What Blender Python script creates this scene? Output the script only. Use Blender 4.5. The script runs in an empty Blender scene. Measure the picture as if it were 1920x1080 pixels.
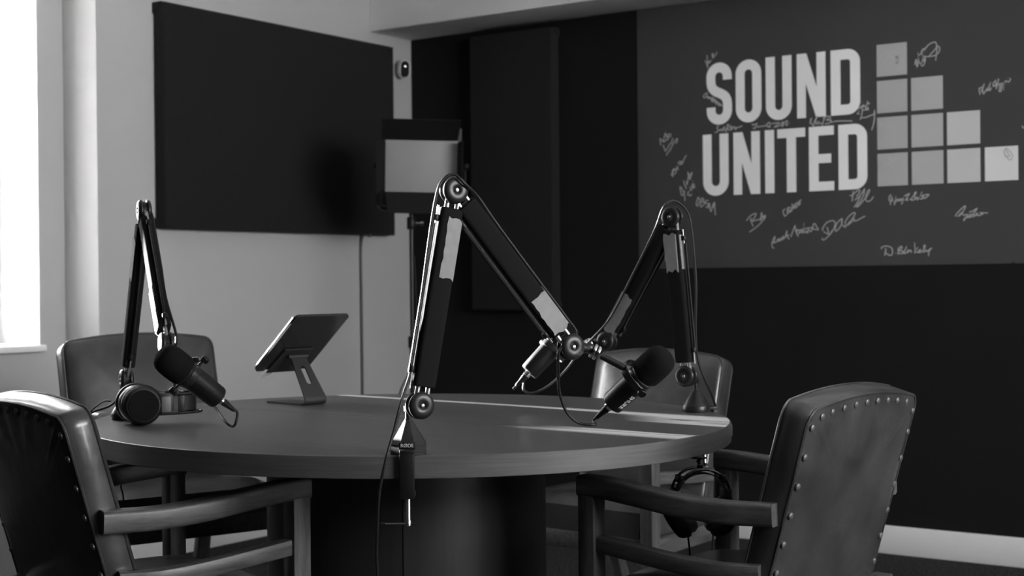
import bpy, bmesh, math, random
from mathutils import Vector, Matrix

random.seed(7)
PI = math.pi
SC = bpy.context.scene
COL = SC.collection

# ------------------------------------------------------------------ camera
CAM_LOC = Vector((4.40, -5.44, 1.09))
yaw, pitch, roll = math.radians(35.0), math.radians(-0.30), math.radians(0.55)
f0 = Vector((-math.sin(yaw), math.cos(yaw), 0)); r0 = Vector((math.cos(yaw), math.sin(yaw), 0)); u0 = Vector((0, 0, 1))
fw = f0 * math.cos(pitch) + u0 * math.sin(pitch)
up = u0 * math.cos(pitch) - f0 * math.sin(pitch)
rt = r0 * math.cos(roll) - up * math.sin(roll)
up2 = up * math.cos(roll) + r0 * math.sin(roll)
cam_data = bpy.data.cameras.new('camera')
cam_data.sensor_width = 36.0
cam_data.lens = 2667.0 / 1920.0 * 36.0
cam_data.clip_start = 0.05
cam_data.dof.use_dof = True
cam_data.dof.focus_distance = 2.85
cam_data.dof.aperture_fstop = 5.6
cam = bpy.data.objects.new('camera', cam_data)
COL.objects.link(cam)
M3 = Matrix((rt, up2, -fw)).transposed()
cam.matrix_world = Matrix.Translation(CAM_LOC) @ M3.to_4x4()
SC.camera = cam

# ------------------------------------------------------------------ daylight and exposure
SC.view_settings.view_transform = 'Standard'
SC.view_settings.look = 'None'
SC.view_settings.gamma = 1.0
SC.view_settings.use_curve_mapping = False
SC.view_settings.exposure = 1.75
world = bpy.data.worlds.new('overcast_sky')
SC.world = world
world.use_nodes = True
bg = world.node_tree.nodes['Background']
bg.inputs['Color'].default_value = (1, 1, 1, 1)
bg.inputs['Strength'].default_value = 8.2

def portal(name, loc, rot, sx, sy):
    l = bpy.data.lights.new(name, 'AREA'); l.shape = 'RECTANGLE'; l.size = sx; l.size_y = sy
    l.cycles.is_portal = True
    o = bpy.data.objects.new(name, l); COL.objects.link(o); o.location = loc; o.rotation_euler = rot
    return o
# light portals only steer the sky sampling through the modelled window openings
portal('portal_window_1', (-0.50, -2.304, 1.73), (0, -PI / 2, 0), 1.73, 0.562)
portal('portal_added_slit', (-0.50, -3.06, 1.82), (0, -PI / 2, 0), 1.57, 0.20)
portal('portal_window_2', (7.05, -2.90, 2.05), (0, PI / 2, 0), 1.1, 3.0)

sun = bpy.data.lights.new('low_sun', 'SUN')
sun.energy = 45.0
sun.angle = math.radians(0.7)
sun_o = bpy.data.objects.new('low_sun', sun); COL.objects.link(sun_o)
SUN_DIR = Vector((1.0, -0.068, -0.10)).normalized()
sun_o.rotation_euler = SUN_DIR.to_track_quat('-Z', 'Y').to_euler()
sun_o.location = (-4, -2.7, 2)

# ------------------------------------------------------------------ materials
def mat(name, base=0.1, rough=0.5, metal=0.0, spec=0.5, coat=0.0, noise=None, bump=None, wood=None, sheen=0.0):
    m = bpy.data.materials.new(name); m.use_nodes = True
    nt = m.node_tree; b = nt.nodes['Principled BSDF']
    b.inputs['Base Color'].default_value = (base, base, base, 1)
    b.inputs['Roughness'].default_value = rough
    b.inputs['Metallic'].default_value = metal
    b.inputs['Specular IOR Level'].default_value = spec
    b.inputs['Coat Weight'].default_value = coat
    b.inputs['Coat Roughness'].default_value = 0.15
    b.inputs['Sheen Weight'].default_value = sheen
    tc = nt.nodes.new('ShaderNodeTexCoord')
    if noise:                       # (scale, amount) mottled albedo
        n = nt.nodes.new('ShaderNodeTexNoise'); n.inputs['Scale'].default_value = noise[0]; n.inputs['Detail'].default_value = 4
        r = nt.nodes.new('ShaderNodeMapRange'); r.inputs['To Min'].default_value = base * (1 - noise[1]); r.inputs['To Max'].default_value = base * (1 + noise[1])
        r.inputs['From Min'].default_value = 0.3; r.inputs['From Max'].default_value = 0.7
        nt.links.new(tc.outputs['Object'], n.inputs['Vector']); nt.links.new(n.outputs['Fac'], r.inputs['Value'])
        nt.links.new(r.outputs['Result'], b.inputs['Base Color'])
    if wood:                        # ((sx,sy,sz), amount) streaky grain
        mp = nt.nodes.new('ShaderNodeMapping'); mp.inputs['Scale'].default_value = wood[0]
        n = nt.nodes.new('ShaderNodeTexNoise'); n.inputs['Scale'].default_value = 1.0; n.inputs['Detail'].default_value = 6; n.inputs['Roughness'].default_value = 0.65; n.inputs['Distortion'].default_value = 0.4
        r = nt.nodes.new('ShaderNodeMapRange'); r.inputs['To Min'].default_value = base * (1 - wood[1]); r.inputs['To Max'].default_value = base * (1 + wood[1])
        r.inputs['From Min'].default_value = 0.3; r.inputs['From Max'].default_value = 0.7
        nt.links.new(tc.outputs['Object'], mp.inputs['Vector']); nt.links.new(mp.outputs['Vector'], n.inputs['Vector'])
        nt.links.new(n.outputs['Fac'], r.inputs['Value']); nt.links.new(r.outputs['Result'], b.inputs['Base Color'])
    if bump:                        # (scale, strength, distance)
        n2 = nt.nodes.new('ShaderNodeTexNoise'); n2.inputs['Scale'].default_value = bump[0]; n2.inputs['Detail'].default_value = 3
        bp = nt.nodes.new('ShaderNodeBump'); bp.inputs['Strength'].default_value = bump[1]; bp.inputs['Distance'].default_value = bump[2]
        nt.links.new(tc.outputs['Object'], n2.inputs['Vector']); nt.links.new(n2.outputs['Fac'], bp.inputs['Height'])
        nt.links.new(bp.outputs['Normal'], b.inputs['Normal'])
    return m

M = dict(
    ceil=mat('white_paint_lightened', 0.88, 0.85),  # split from the wall white, paler so the soffit looks better lit
    wall=mat('white_wall_paint', 0.46, 0.85, bump=(220, 0.05, 0.001)),
    jamb=mat('white_gloss_trim', 0.82, 0.5),
    darkwall=mat('charcoal_wall_felt', 0.009, 0.95, spec=0.2, bump=(500, 0.3, 0.001)),
    mural=mat('dark_mural_vinyl', 0.052, 0.6, spec=0.3, bump=(700, 0.08, 0.0005)),
    letter=mat('pale_grey_vinyl', 0.88, 0.6, spec=0.3),
    sq1=mat('grey_vinyl', 0.43, 0.6, spec=0.3), sq2=mat('mid_grey_vinyl', 0.46, 0.6, spec=0.3),
    sq3=mat('light_grey_vinyl', 0.58, 0.6, spec=0.3), sq4=mat('lighter_grey_vinyl', 0.72, 0.6, spec=0.3),
    ink=mat('silver_marker_ink', 0.45, 0.5), ink_dark=mat('faint_grey_ink', 0.42, 0.5),
    carpet=mat('dark_carpet', 0.035, 1.0, spec=0.1, noise=(95, 0.95), bump=(110, 1.0, 0.012)),
    felt=mat('charcoal_panel_fabric', 0.016, 0.95, spec=0.15, noise=(350, 0.35), bump=(600, 0.3, 0.001), sheen=0.05),
    table=mat('walnut_laminate', 0.082, 0.36, spec=0.5, wood=((2.5, 55, 55), 0.22)),
    band=mat('walnut_edge_band', 0.085, 0.45, wood=((6, 6, 160), 0.25)),
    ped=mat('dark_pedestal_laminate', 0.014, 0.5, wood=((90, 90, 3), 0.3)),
    leather=mat('dark_leather', 0.044, 0.32, spec=0.5, coat=0.35, noise=(9, 0.35), bump=(22, 0.32, 0.005)),
    wood=mat('worn_chair_wood', 0.072, 0.40, wood=((70, 7, 70), 0.5), bump=(40, 0.12, 0.002)),
    woodv=mat('worn_chair_wood_upright', 0.072, 0.42, wood=((70, 70, 5), 0.5)),
    nail=mat('antique_nail', 0.22, 0.42, metal=0.7),
    black=mat('black_plastic', 0.008, 0.45, spec=0.3), satin=mat('satin_black_metal', 0.014, 0.34, spec=0.4),
    micbody=mat('microphone_black_paint', 0.008, 0.42, spec=0.28),
    matte=mat('matte_black_sheet', 0.010, 0.8, spec=0.2),
    rubber=mat('black_rubber', 0.012, 0.5, spec=0.3), gloss=mat('gloss_black', 0.008, 0.12),
    sleeve=mat('black_sleeve_fabric', 0.011, 0.95, spec=0.08, bump=(900, 0.3, 0.0006)),
    tape=mat('white_gaffer_tape', 0.50, 0.7, noise=(60, 0.08)),
    chrome=mat('polished_steel', 0.65, 0.18, metal=1.0), steel=mat('brushed_steel', 0.5, 0.35, metal=1.0),
    foam=mat('black_foam', 0.009, 1.0, spec=0.1, bump=(900, 0.8, 0.0015)),
    alu=mat('dark_anodised_aluminium', 0.05, 0.42, metal=0.5),
    white=mat('white_plastic', 0.70, 0.4), diffuser=mat('frosted_diffuser', 0.32, 0.55),
    print=mat('white_print', 0.65, 0.6), greyplate=mat('grey_plate', 0.10, 0.45),
    case=mat('glossy_dark_case', 0.02, 0.18), screen=mat('tablet_glass', 0.01, 0.08), paper=mat('white_paper', 0.75, 0.7),
)

def glass_mat():
    m = bpy.data.materials.new('window_glass'); m.use_nodes = True
    nt = m.node_tree; nt.nodes.remove(nt.nodes['Principled BSDF'])
    out = [n for n in nt.nodes if n.type == 'OUTPUT_MATERIAL'][0]
    t = nt.nodes.new('ShaderNodeBsdfTransparent'); t.inputs['Color'].default_value = (0.95, 0.95, 0.95, 1)
    g = nt.nodes.new('ShaderNodeBsdfGlossy'); g.inputs['Roughness'].default_value = 0.02
    fr = nt.nodes.new('ShaderNodeFresnel'); fr.inputs['IOR'].default_value = 1.45
    mx = nt.nodes.new('ShaderNodeMixShader')
    nt.links.new(fr.outputs['Fac'], mx.inputs['Fac']); nt.links.new(t.outputs[0], mx.inputs[1]); nt.links.new(g.outputs[0], mx.inputs[2])
    nt.links.new(mx.outputs[0], out.inputs['Surface'])
    return m
M['glass'] = glass_mat()

# ------------------------------------------------------------------ mesh helpers
def obj(name, bm, m, parent=None, label=None, smooth=True, angle=35):
    me = bpy.data.meshes.new(name)
    bmesh.ops.recalc_face_normals(bm, faces=bm.faces[:])
    bm.to_mesh(me); bm.free()
    if smooth:
        me.shade_smooth(); me.set_sharp_from_angle(angle=math.radians(angle))
    me.materials.append(m)
    o = bpy.data.objects.new(name, me); COL.objects.link(o)
    if parent: o.parent = parent
    if label: o['label'] = label
    return o

def share(src, parent, loc=None):
    o = src.copy(); COL.objects.link(o); o.parent = parent
    if loc is not None: o.location = loc
    return o

def struct(name, bm, m, parent=None, **k):
    o = obj(name, bm, m, parent, **k)
    if parent is None: o['kind'] = 'structure'
    return o

def thing(name, label, cat, loc=(0, 0, 0), rotz=0.0, group=None):
    o = bpy.data.objects.new(name, None); COL.objects.link(o)
    o.empty_display_size = 0.1
    o.location = loc; o.rotation_euler = (0, 0, rotz)
    o['label'] = label; o['category'] = cat
    if group: o['group'] = group
    return o

def tag(o, label, cat, group=None):
    o['label'] = label; o['category'] = cat
    if group: o['group'] = group
    return o

def add_box(bm, x0, x1, y0, y1, z0, z1, mtx=None, bev=0.0, seg=2):
    vs = [bm.verts.new((x, y, z)) for x in (x0, x1) for y in (y0, y1) for z in (z0, z1)]
    F = [(0, 1, 3, 2), (4, 6, 7, 5), (0, 4, 5, 1), (2, 3, 7, 6), (0, 2, 6, 4), (1, 5, 7, 3)]
    fs = [bm.faces.new([vs[i] for i in f]) for f in F]
    allv = vs
    if bev > 0:
        es = list({e for f in fs for e in f.edges})
        r = bmesh.ops.bevel(bm, geom=es, offset=bev, segments=seg, profile=0.5, affect='EDGES')
        allv = list({v for f in r['faces'] for v in f.verts} | {v for v in vs if v.is_valid})
    if mtx is not None:
        bmesh.ops.transform(bm, matrix=mtx, verts=allv)
    return bm

def box(*a, **k):
    return add_box(bmesh.new(), *a, **k)

def frame_from(z, x_hint):
    z = Vector(z).normalized(); x = Vector(x_hint); x = (x - z * x.dot(z)).normalized(); y = z.cross(x)
    return Matrix((x, y, z)).transposed()

def mtx_at(loc, z, x_hint=(0, 0, 1)):
    if abs(Vector(z).normalized().dot(Vector(x_hint).normalized())) > 0.999: x_hint = (1, 0, 0)
    return Matrix.Translation(Vector(loc)) @ frame_from(z, x_hint).to_4x4()

def add_lathe(bm, prof, mtx=None, n=32, cap=True, sx=1.0, sy=1.0):
    """prof: list of (radius, z) from bottom to top, around local z."""
    rings = []
    for r, z in prof:
        if r < 1e-7:
            rings.append([bm.verts.new((0, 0, z))])
        else:
            rings.append([bm.verts.new((r * math.cos(2 * PI * i / n) * sx, r * math.sin(2 * PI * i / n) * sy, z)) for i in range(n)])
    for a, b in zip(rings[:-1], rings[1:]):
        for i in range(n):
            j = (i + 1) % n
            if len(a) == 1 and len(b) == 1: continue
            if len(a) == 1: bm.faces.new((a[0], b[i], b[j]))
            elif len(b) == 1: bm.faces.new((a[i], a[j], b[0]))
            else: bm.faces.new((a[i], a[j], b[j], b[i]))
    if cap:
        if len(rings[0]) > 1: bm.faces.new(rings[0][::-1])
        if len(rings[-1]) > 1: bm.faces.new(rings[-1])
    if mtx is not None:
        bmesh.ops.transform(bm, matrix=mtx, verts=[v for r in rings for v in r])
    return bm

def catmull(pts, sub=6):
    P = [Vector(p) for p in pts]
    if len(P) < 3: return P
    P = [P[0] * 2 - P[1]] + P + [P[-1] * 2 - P[-2]]
    out = []
    for i in range(1, len(P) - 2):
        a, b, c, d = P[i - 1], P[i], P[i + 1], P[i + 2]
        for k in range(sub):
            t = k / sub
            out.append(0.5 * ((2 * b) + (c - a) * t + (2 * a - 5 * b + 4 * c - d) * t * t + (3 * b - a - 3 * c + d) * t ** 3))
    out.append(P[-2])
    return out

def add_tube(bm, pts, r, n=8, closed=False):
    """round tube along pts; r is a number or a list"""
    P = [Vector(p) for p in pts]; N = len(P)
    R = r if isinstance(r, (list, tuple)) else [r] * N
    T = []
    for i in range(N):
        a = P[(i - 1) % N] if (closed or i > 0) else P[i]
        b = P[(i + 1) % N] if (closed or i < N - 1) else P[i]
        T.append((b - a).normalized())
    x = Vector((0, 0, 1)) if abs(T[0].z) < 0.9 else Vector((1, 0, 0))
    rings = []
    for i in range(N):
        x = (x - T[i] * x.dot(T[i]))
        if x.length < 1e-6: x = T[i].orthogonal()
        x.normalize(); y = T[i].cross(x)
        rings.append([bm.verts.new(P[i] + (x * math.cos(2 * PI * k / n) + y * math.sin(2 * PI * k / n)) * R[i]) for k in range(n)])
    rng = range(N if closed else N - 1)
    for i in rng:
        a, b = rings[i], rings[(i + 1) % N]
        for k in range(n):
            bm.faces.new((a[k], a[(k + 1) % n], b[(k + 1) % n], b[k]))
    if not closed:
        bm.faces.new(rings[0][::-1]); bm.faces.new(rings[-1])
    return bm

def tube(pts, r, n=8, closed=False):
    return add_tube(bmesh.new(), pts, r, n, closed)

def add_sweep(bm, pts, prof, side_hint):
    """sweep a closed 2-D profile (side, up) along pts; side axis comes from side_hint"""
    P = [Vector(p) for p in pts]; N = len(P); rings = []
    for i in range(N):
        t = (P[min(i + 1, N - 1)] - P[max(i - 1, 0)]).normalized()
        s = Vector(side_hint); s = (s - t * s.dot(t)).normalized(); u = s.cross(t)
        if u.z < 0: u = -u
        rings.append([bm.verts.new(P[i] + s * a + u * b) for a, b in (prof(i / (N - 1)) if callable(prof) else prof)])
    m = len(rings[0])
    for a, b in zip(rings[:-1], rings[1:]):
        for k in range(m):
            bm.faces.new((a[k], a[(k + 1) % m], b[(k + 1) % m], b[k]))
    bm.faces.new(rings[0][::-1]); bm.faces.new(rings[-1])
    return bm

def rrect(w, h, r, seg=3):
    out = []
    for cx, cy, a0 in ((w / 2 - r, h / 2 - r, 0), (-w / 2 + r, h / 2 - r, 90), (-w / 2 + r, -h / 2 + r, 180), (w / 2 - r, -h / 2 + r, 270)):
        for k in range(seg + 1):
            a = math.radians(a0 + 90 * k / seg); out.append((cx + r * math.cos(a), cy + r * math.sin(a)))
    return out

def add_plate(bm, outline, z0, z1, mtx=None, bev=0.0):
    """extrude a 2-D outline (x,y) from z0 to z1, optional rim inset of size bev on top"""
    n = len(outline)
    L = [[bm.verts.new((x, y, z0)) for x, y in outline], [bm.verts.new((x, y, z1 - bev)) for x, y in outline]]
    if bev > 0:
        cx = sum(p[0] for p in outline) / n; cy = sum(p[1] for p in outline) / n
        mx = max(math.hypot(p[0] - cx, p[1] - cy) for p in outline); k = 1 - bev / mx
        L.append([bm.verts.new((cx + (x - cx) * k, cy + (y - cy) * k, z1)) for x, y in outline])
    for a, b in zip(L[:-1], L[1:]):
        for i in range(n):
            bm.faces.new((a[i], a[(i + 1) % n], b[(i + 1) % n], b[i]))
    bm.faces.new(L[0][::-1]); bm.faces.new(L[-1])
    if mtx is not None: bmesh.ops.transform(bm, matrix=mtx, verts=[v for l in L for v in l])
    return bm

def add_strip(bm, pts, w, closed=False, mtx=None, thick=0.0008):
    """flat ribbon of width w along 2-D pts, lying in local xy with thickness along z"""
    P = [Vector((p[0], p[1])) for p in pts]; N = len(P); L = []; Rr = []
    for i in range(N):
        a = P[(i - 1) % N] if (closed or i > 0) else None
        b = P[(i + 1) % N] if (closed or i < N - 1) else None
        d1 = (P[i] - a).normalized() if a is not None and (P[i] - a).length > 1e-9 else None
        d2 = (b - P[i]).normalized() if b is not None and (b - P[i]).length > 1e-9 else None
        d1 = d1 or d2 or Vector((1, 0)); d2 = d2 or d1
        t = d1 + d2
        t = t.normalized() if t.length > 1e-4 else d1
        nrm = Vector((-t.y, t.x)); c = max(0.45, nrm.dot(Vector((-d1.y, d1.x))))
        L.append(P[i] + nrm * (w / 2 / c)); Rr.append(P[i] - nrm * (w / 2 / c))
    def V(q, z): return bm.verts.new((q.x, q.y, z))
    lt = [V(q, thick) for q in L]; rt_ = [V(q, thick) for q in Rr]; lb = [V(q, 0) for q in L]; rb = [V(q, 0) for q in Rr]
    for i in range(N if closed else N - 1):
        j = (i + 1) % N
        bm.faces.new((lt[i], rt_[i], rt_[j], lt[j])); bm.faces.new((lb[i], lb[j], rb[j], rb[i]))
        bm.faces.new((lt[i], lt[j], lb[j], lb[i])); bm.faces.new((rt_[i], rb[i], rb[j], rt_[j]))
    if not closed:
        bm.faces.new((lt[0], lb[0], rb[0], rt_[0])); bm.faces.new((lt[-1], rt_[-1], rb[-1], lb[-1]))
    vs = lt + rt_ + lb + rb
    if mtx is not None: bmesh.ops.transform(bm, matrix=mtx, verts=vs)
    return bm

def text_bm(body, size, mtx, extrude=0.0004, xs=1.0, spacing=1.0, bold=0.018):
    """built-in font, turned into plain mesh faces"""
    cu = bpy.data.curves.new('lettering', 'FONT'); cu.body = body; cu.size = size; cu.extrude = extrude
    cu.align_x = 'CENTER'; cu.align_y = 'CENTER'; cu.space_character = spacing; cu.offset = size * bold
    o = bpy.data.objects.new('lettering', cu); COL.objects.link(o)
    dg = bpy.context.evaluated_depsgraph_get()
    me = bpy.data.meshes.new_from_object(o.evaluated_get(dg))
    bpy.data.objects.remove(o); bpy.data.curves.remove(cu)
    bm = bmesh.new(); bm.from_mesh(me); bpy.data.meshes.remove(me)
    bmesh.ops.transform(bm, matrix=mtx @ Matrix.Diagonal((xs, 1, 1, 1)), verts=bm.verts[:])
    return bm
SIG = [
[[(1390,1671),(1387,1687),(1386,1700),(1395,1694),(1400,1686),(1406,1701),(1413,1722),(1417,1710),(1423,1703),(1426,1717),(1436,1714),(1441,1718)],[(1395,1690),(1406,1685),(1414,1692),(1425,1694),(1423,1703),(1434,1705),(1441,1708)],[(1401,1672),(1407,1656),(1412,1645),(1423,1657),(1434,1674),(1443,1679),(1447,1694),(1451,1696)],[(1418,1625),(1420,1634),(1431,1643),(1440,1656),(1451,1675),(1470,1695),(1469,1681),(1464,1674)]],
[[(1448,1530),(1443,1545),(1441,1539),(1457,1565),(1464,1555),(1456,1542),(1446,1545),(1446,1558),(1455,1567)],[(1466,1576),(1472,1572),(1466,1565),(1477,1562)],[(1478,1583),(1475,1591),(1483,1596),(1491,1594),(1483,1583),(1496,1588),(1500,1601),(1514,1620)]],
[[(1505,1425),(1501,1456),(1490,1449),(1484,1472),(1482,1487),(1490,1479),(1501,1460),(1504,1469)],[(1501,1513),(1503,1498),(1513,1476)],[(1514,1509),(1516,1493),(1520,1516),(1523,1531),(1520,1548),(1527,1531),(1529,1516),(1536,1530),(1540,1545),(1534,1538),(1525,1535)],[(1515,1451),(1518,1449)],[(1527,1466),(1519,1457),(1530,1446),(1538,1454)],[(1530,1485),(1533,1470),(1541,1475),(1538,1492),(1542,1477)],[(1546,1479),(1542,1496),(1551,1492),(1548,1480),(1555,1483)],[(1543,1509),(1546,1507)]],
[[(1567,1436),(1559,1408),(1567,1402),(1576,1426),(1569,1436),(1573,1438)],[(1584,1433),(1580,1397),(1594,1405),(1601,1416),(1588,1418),(1596,1427),(1586,1435)],[(1617,1423),(1605,1421),(1603,1412),(1617,1407),(1611,1394),(1604,1397)],[(1618,1387),(1622,1411),(1628,1375),(1637,1399),(1643,1412),(1639,1390),(1647,1412),(1647,1386),(1650,1359)]],
[[(1617,2039),(1618,2013),(1620,1985),(1615,2003),(1607,2018)],[(1620,2003),(1625,2014),(1627,2005),(1636,2018)],[(1641,2046),(1642,2034),(1645,2021)],[(1639,2034),(1647,2042),(1644,2028),(1655,2034),(1665,2049)]],
[[(1614,1883),(1615,1874),(1607,1877),(1599,1869),(1599,1861),(1608,1861),(1615,1869),(1619,1856),(1623,1863),(1627,1854),(1631,1860),(1635,1848),(1641,1861),(1637,1840),(1647,1857),(1644,1840),(1653,1850),(1651,1836),(1659,1844),(1657,1828),(1664,1838),(1668,1822),(1672,1834),(1676,1820),(1681,1826),(1685,1818)]],
[[(1670,1733),(1663,1734),(1661,1725),(1668,1716),(1655,1709),(1651,1711)],[(1669,1715),(1675,1720),(1678,1715),(1683,1722),(1689,1714),(1693,1730),(1697,1719),(1702,1710)],[(1704,1708),(1707,1732),(1713,1739),(1715,1725),(1708,1720),(1724,1715),(1722,1735),(1730,1717),(1736,1727),(1747,1715),(1751,1724),(1730,1727),(1759,1723),(1778,1729)]],
[[(1825,1727),(1845,1733),(1839,1722),(1835,1713),(1826,1716)],[(1821,1731),(1839,1731)],[(1843,1719),(1879,1721),(1887,1725),(1893,1730),(1903,1733),(1903,1714),(1891,1719)],[(1887,1719),(1898,1720)],[(1911,1728),(1946,1729),(1923,1713),(1950,1718),(1956,1727),(1962,1732),(1958,1712),(1970,1730),(1982,1734),(1974,1717),(1984,1720)],[(1989,1725),(1991,1723)]],
[[(2079,1715),(2087,1737),(2081,1727),(2094,1705),(2098,1722),(2112,1745),(2102,1722)],[(2098,1719),(2121,1721)],[(2102,1713),(2132,1714)],[(2132,1705),(2142,1735)],[(2136,1734),(2159,1741),(2167,1733),(2151,1726),(2170,1722),(2167,1714),(2144,1710)],[(2170,1728),(2168,1712)],[(2172,1715),(2200,1718),(2260,1714)]],
[[(2297,1786),(2298,1784)],[(2285,1767),(2287,1760),(2293,1768),(2298,1762),(2301,1772),(2305,1766),(2308,1774),(2313,1766),(2321,1775),(2323,1786),(2327,1776),(2332,1781)],[(2278,1740),(2284,1745),(2288,1751),(2282,1742),(2290,1740)],[(2302,1761),(2300,1742),(2296,1725),(2291,1716)],[(2300,1751),(2308,1754),(2314,1755),(2317,1762),(2319,1753),(2325,1764),(2326,1751)],[(2295,1724),(2316,1724),(2334,1730),(2348,1734),(2352,1750),(2351,1721),(2347,1695),(2339,1672)]],
[[(2370,1708),(2372,1696),(2370,1688),(2376,1690),(2378,1702),(2382,1695),(2379,1684),(2385,1686),(2391,1699),(2385,1689),(2394,1683),(2406,1693)],[(2368,1664),(2370,1673),(2377,1675),(2371,1652),(2386,1660),(2385,1672),(2376,1664),(2394,1683)]],
[[(2372,1518),(2375,1532),(2381,1538),(2372,1527),(2384,1522),(2390,1532),(2396,1518)],[(2387,1526),(2399,1533),(2411,1538),(2423,1544),(2409,1554),(2411,1562),(2423,1547),(2432,1552),(2429,1561),(2439,1552),(2442,1565)]],
[[(1793,1330),(1810,1349),(1833,1360),(1836,1352),(1820,1330),(1810,1334)],[(1816,1342),(1813,1334),(1823,1306)],[(1820,1327),(1843,1333),(1857,1337),(1862,1362),(1865,1341),(1857,1329),(1869,1347),(1872,1338),(1877,1351),(1878,1340),(1859,1320),(1836,1301),(1806,1283)]],
[[(1969,1373),(1959,1367),(1961,1353),(1967,1344),(1974,1351)],[(1979,1380),(1978,1353),(1995,1375),(1982,1378),(1985,1359),(1996,1366),(1994,1362),(2002,1375),(1999,1393),(2001,1372),(2012,1394),(2009,1375),(2015,1380),(2019,1399),(2015,1377),(2025,1386),(2022,1396),(2029,1389),(2028,1403),(2033,1390),(2034,1405),(2040,1408)]],
[[(1918,1214),(1910,1217),(1908,1235),(1921,1261),(1918,1241),(1910,1235),(1929,1239),(1933,1249),(1937,1242),(1941,1252),(1945,1243),(1950,1255),(1955,1247),(1958,1262),(1961,1252),(1966,1257),(1975,1284),(1973,1260),(1984,1267),(1976,1260),(1985,1248)],[(1992,1257),(1997,1271),(2008,1298),(2011,1302),(2014,1280),(2024,1260),(2016,1286),(2029,1282),(2028,1271),(2036,1278),(2038,1285),(2044,1273),(2050,1313),(2047,1285),(2055,1273),(2060,1281),(2066,1272),(2069,1287),(2079,1277),(2087,1292),(2091,1307),(2098,1308),(2105,1295),(2111,1284),(2082,1290)],[(2016,1282),(2054,1290),(2091,1295)]],
[[(2132,1279),(2130,1288),(2147,1311),(2172,1319),(2184,1310),(2178,1287),(2162,1264),(2137,1243),(2128,1245),(2129,1250)],[(2149,1294),(2158,1264)],[(2135,1275),(2156,1264)],[(2165,1270),(2172,1281)],[(2212,1326),(2193,1310),(2184,1287),(2187,1276),(2202,1289),(2213,1309),(2213,1326),(2212,1303),(2227,1291),(2227,1312),(2242,1334),(2263,1348),(2268,1343),(2257,1325),(2233,1297),(2259,1316),(2263,1325),(2265,1315),(2275,1316),(2299,1328),(2310,1332)]],
[[(2246,1415),(2260,1420),(2264,1424),(2285,1439),(2287,1428),(2273,1411)],[(2261,1434),(2256,1393)],[(2267,1398),(2279,1406),(2288,1412),(2279,1390),(2264,1369)],[(2288,1413),(2303,1433),(2308,1441),(2303,1415),(2288,1389),(2274,1372),(2282,1373),(2300,1392),(2318,1412),(2328,1431),(2327,1437),(2318,1426),(2312,1406),(2315,1393),(2324,1390),(2336,1397),(2344,1409)]],
[[(2417,1413),(2410,1408),(2408,1393),(2414,1387),(2417,1407),(2416,1390),(2412,1373)],[(2417,1390),(2422,1400),(2420,1388),(2425,1390)],[(2430,1372),(2437,1406),(2432,1388),(2429,1378),(2439,1389),(2442,1395),(2445,1387),(2450,1394),(2454,1387),(2457,1395),(2462,1391),(2465,1398),(2460,1377),(2457,1378)],[(2469,1405),(2489,1414),(2481,1402),(2478,1393),(2484,1386)],[(2469,1389),(2484,1394)],[(2490,1393),(2499,1395),(2514,1419),(2515,1413),(2502,1401),(2511,1402),(2512,1392),(2499,1388),(2493,1393)],[(2513,1392),(2521,1399),(2522,1388),(2540,1418),(2528,1397),(2540,1391),(2543,1402),(2549,1393),(2565,1404),(2563,1408),(2540,1404),(2528,1403)]],
[[(2673,1320),(2670,1324),(2689,1345),(2704,1357),(2707,1353),(2692,1328),(2680,1320),(2694,1333),(2700,1322),(2713,1326),(2711,1316),(2701,1302),(2704,1311),(2728,1327)],[(2721,1334),(2737,1338),(2751,1347),(2739,1329),(2722,1317),(2713,1313),(2742,1318),(2751,1329),(2756,1320),(2773,1325),(2762,1330),(2792,1328)],[(2728,1324),(2762,1319)]],
[[(2391,1204),(2393,1192),(2388,1174)],[(2376,1200),(2376,1207),(2393,1212),(2413,1207),(2420,1195),(2418,1179),(2408,1175),(2387,1188)],[(2431,1184),(2433,1182)],[(2442,1177),(2445,1203)],[(2441,1197),(2453,1209),(2459,1203),(2447,1194),(2463,1190),(2456,1180),(2445,1186)],[(2463,1181),(2477,1208),(2467,1182),(2479,1185)],[(2491,1192),(2482,1194),(2481,1185),(2494,1193),(2496,1183)],[(2509,1180),(2508,1222),(2510,1205),(2509,1190),(2521,1203),(2510,1192),(2521,1184),(2526,1193),(2534,1194),(2526,1184),(2541,1189),(2551,1209),(2546,1210),(2544,1185),(2553,1194),(2557,1186),(2567,1195),(2575,1199),(2566,1188),(2563,1169)]],
[[(2383,1959),(2402,1968),(2414,1968),(2406,1952),(2386,1924)],[(2381,1958),(2386,1961)],[(2433,1973),(2421,1963),(2411,1955),(2427,1952),(2430,1943),(2411,1931),(2395,1918)],[(2446,1964),(2449,1948),(2433,1956),(2455,1945),(2452,1954)],[(2425,1925),(2436,1937),(2439,1925),(2444,1940),(2445,1924),(2455,1939),(2452,1928),(2439,1928)]],
[[(2515,1913),(2521,1934),(2524,1905),(2529,1928),(2528,1959),(2532,1925),(2541,1915),(2547,1939),(2542,1963),(2554,1971),(2546,1939),(2554,1929),(2541,1918),(2544,1906),(2553,1914),(2557,1935),(2548,1948),(2557,1971),(2572,1987),(2594,1994),(2601,1984),(2599,1970),(2578,1949),(2569,1940),(2554,1943)],[(2569,1940),(2593,1942),(2610,1953),(2613,1971),(2603,1978)],[(2603,1981),(2601,1951),(2597,1922)],[(2529,1946),(2548,1963)]],
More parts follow.
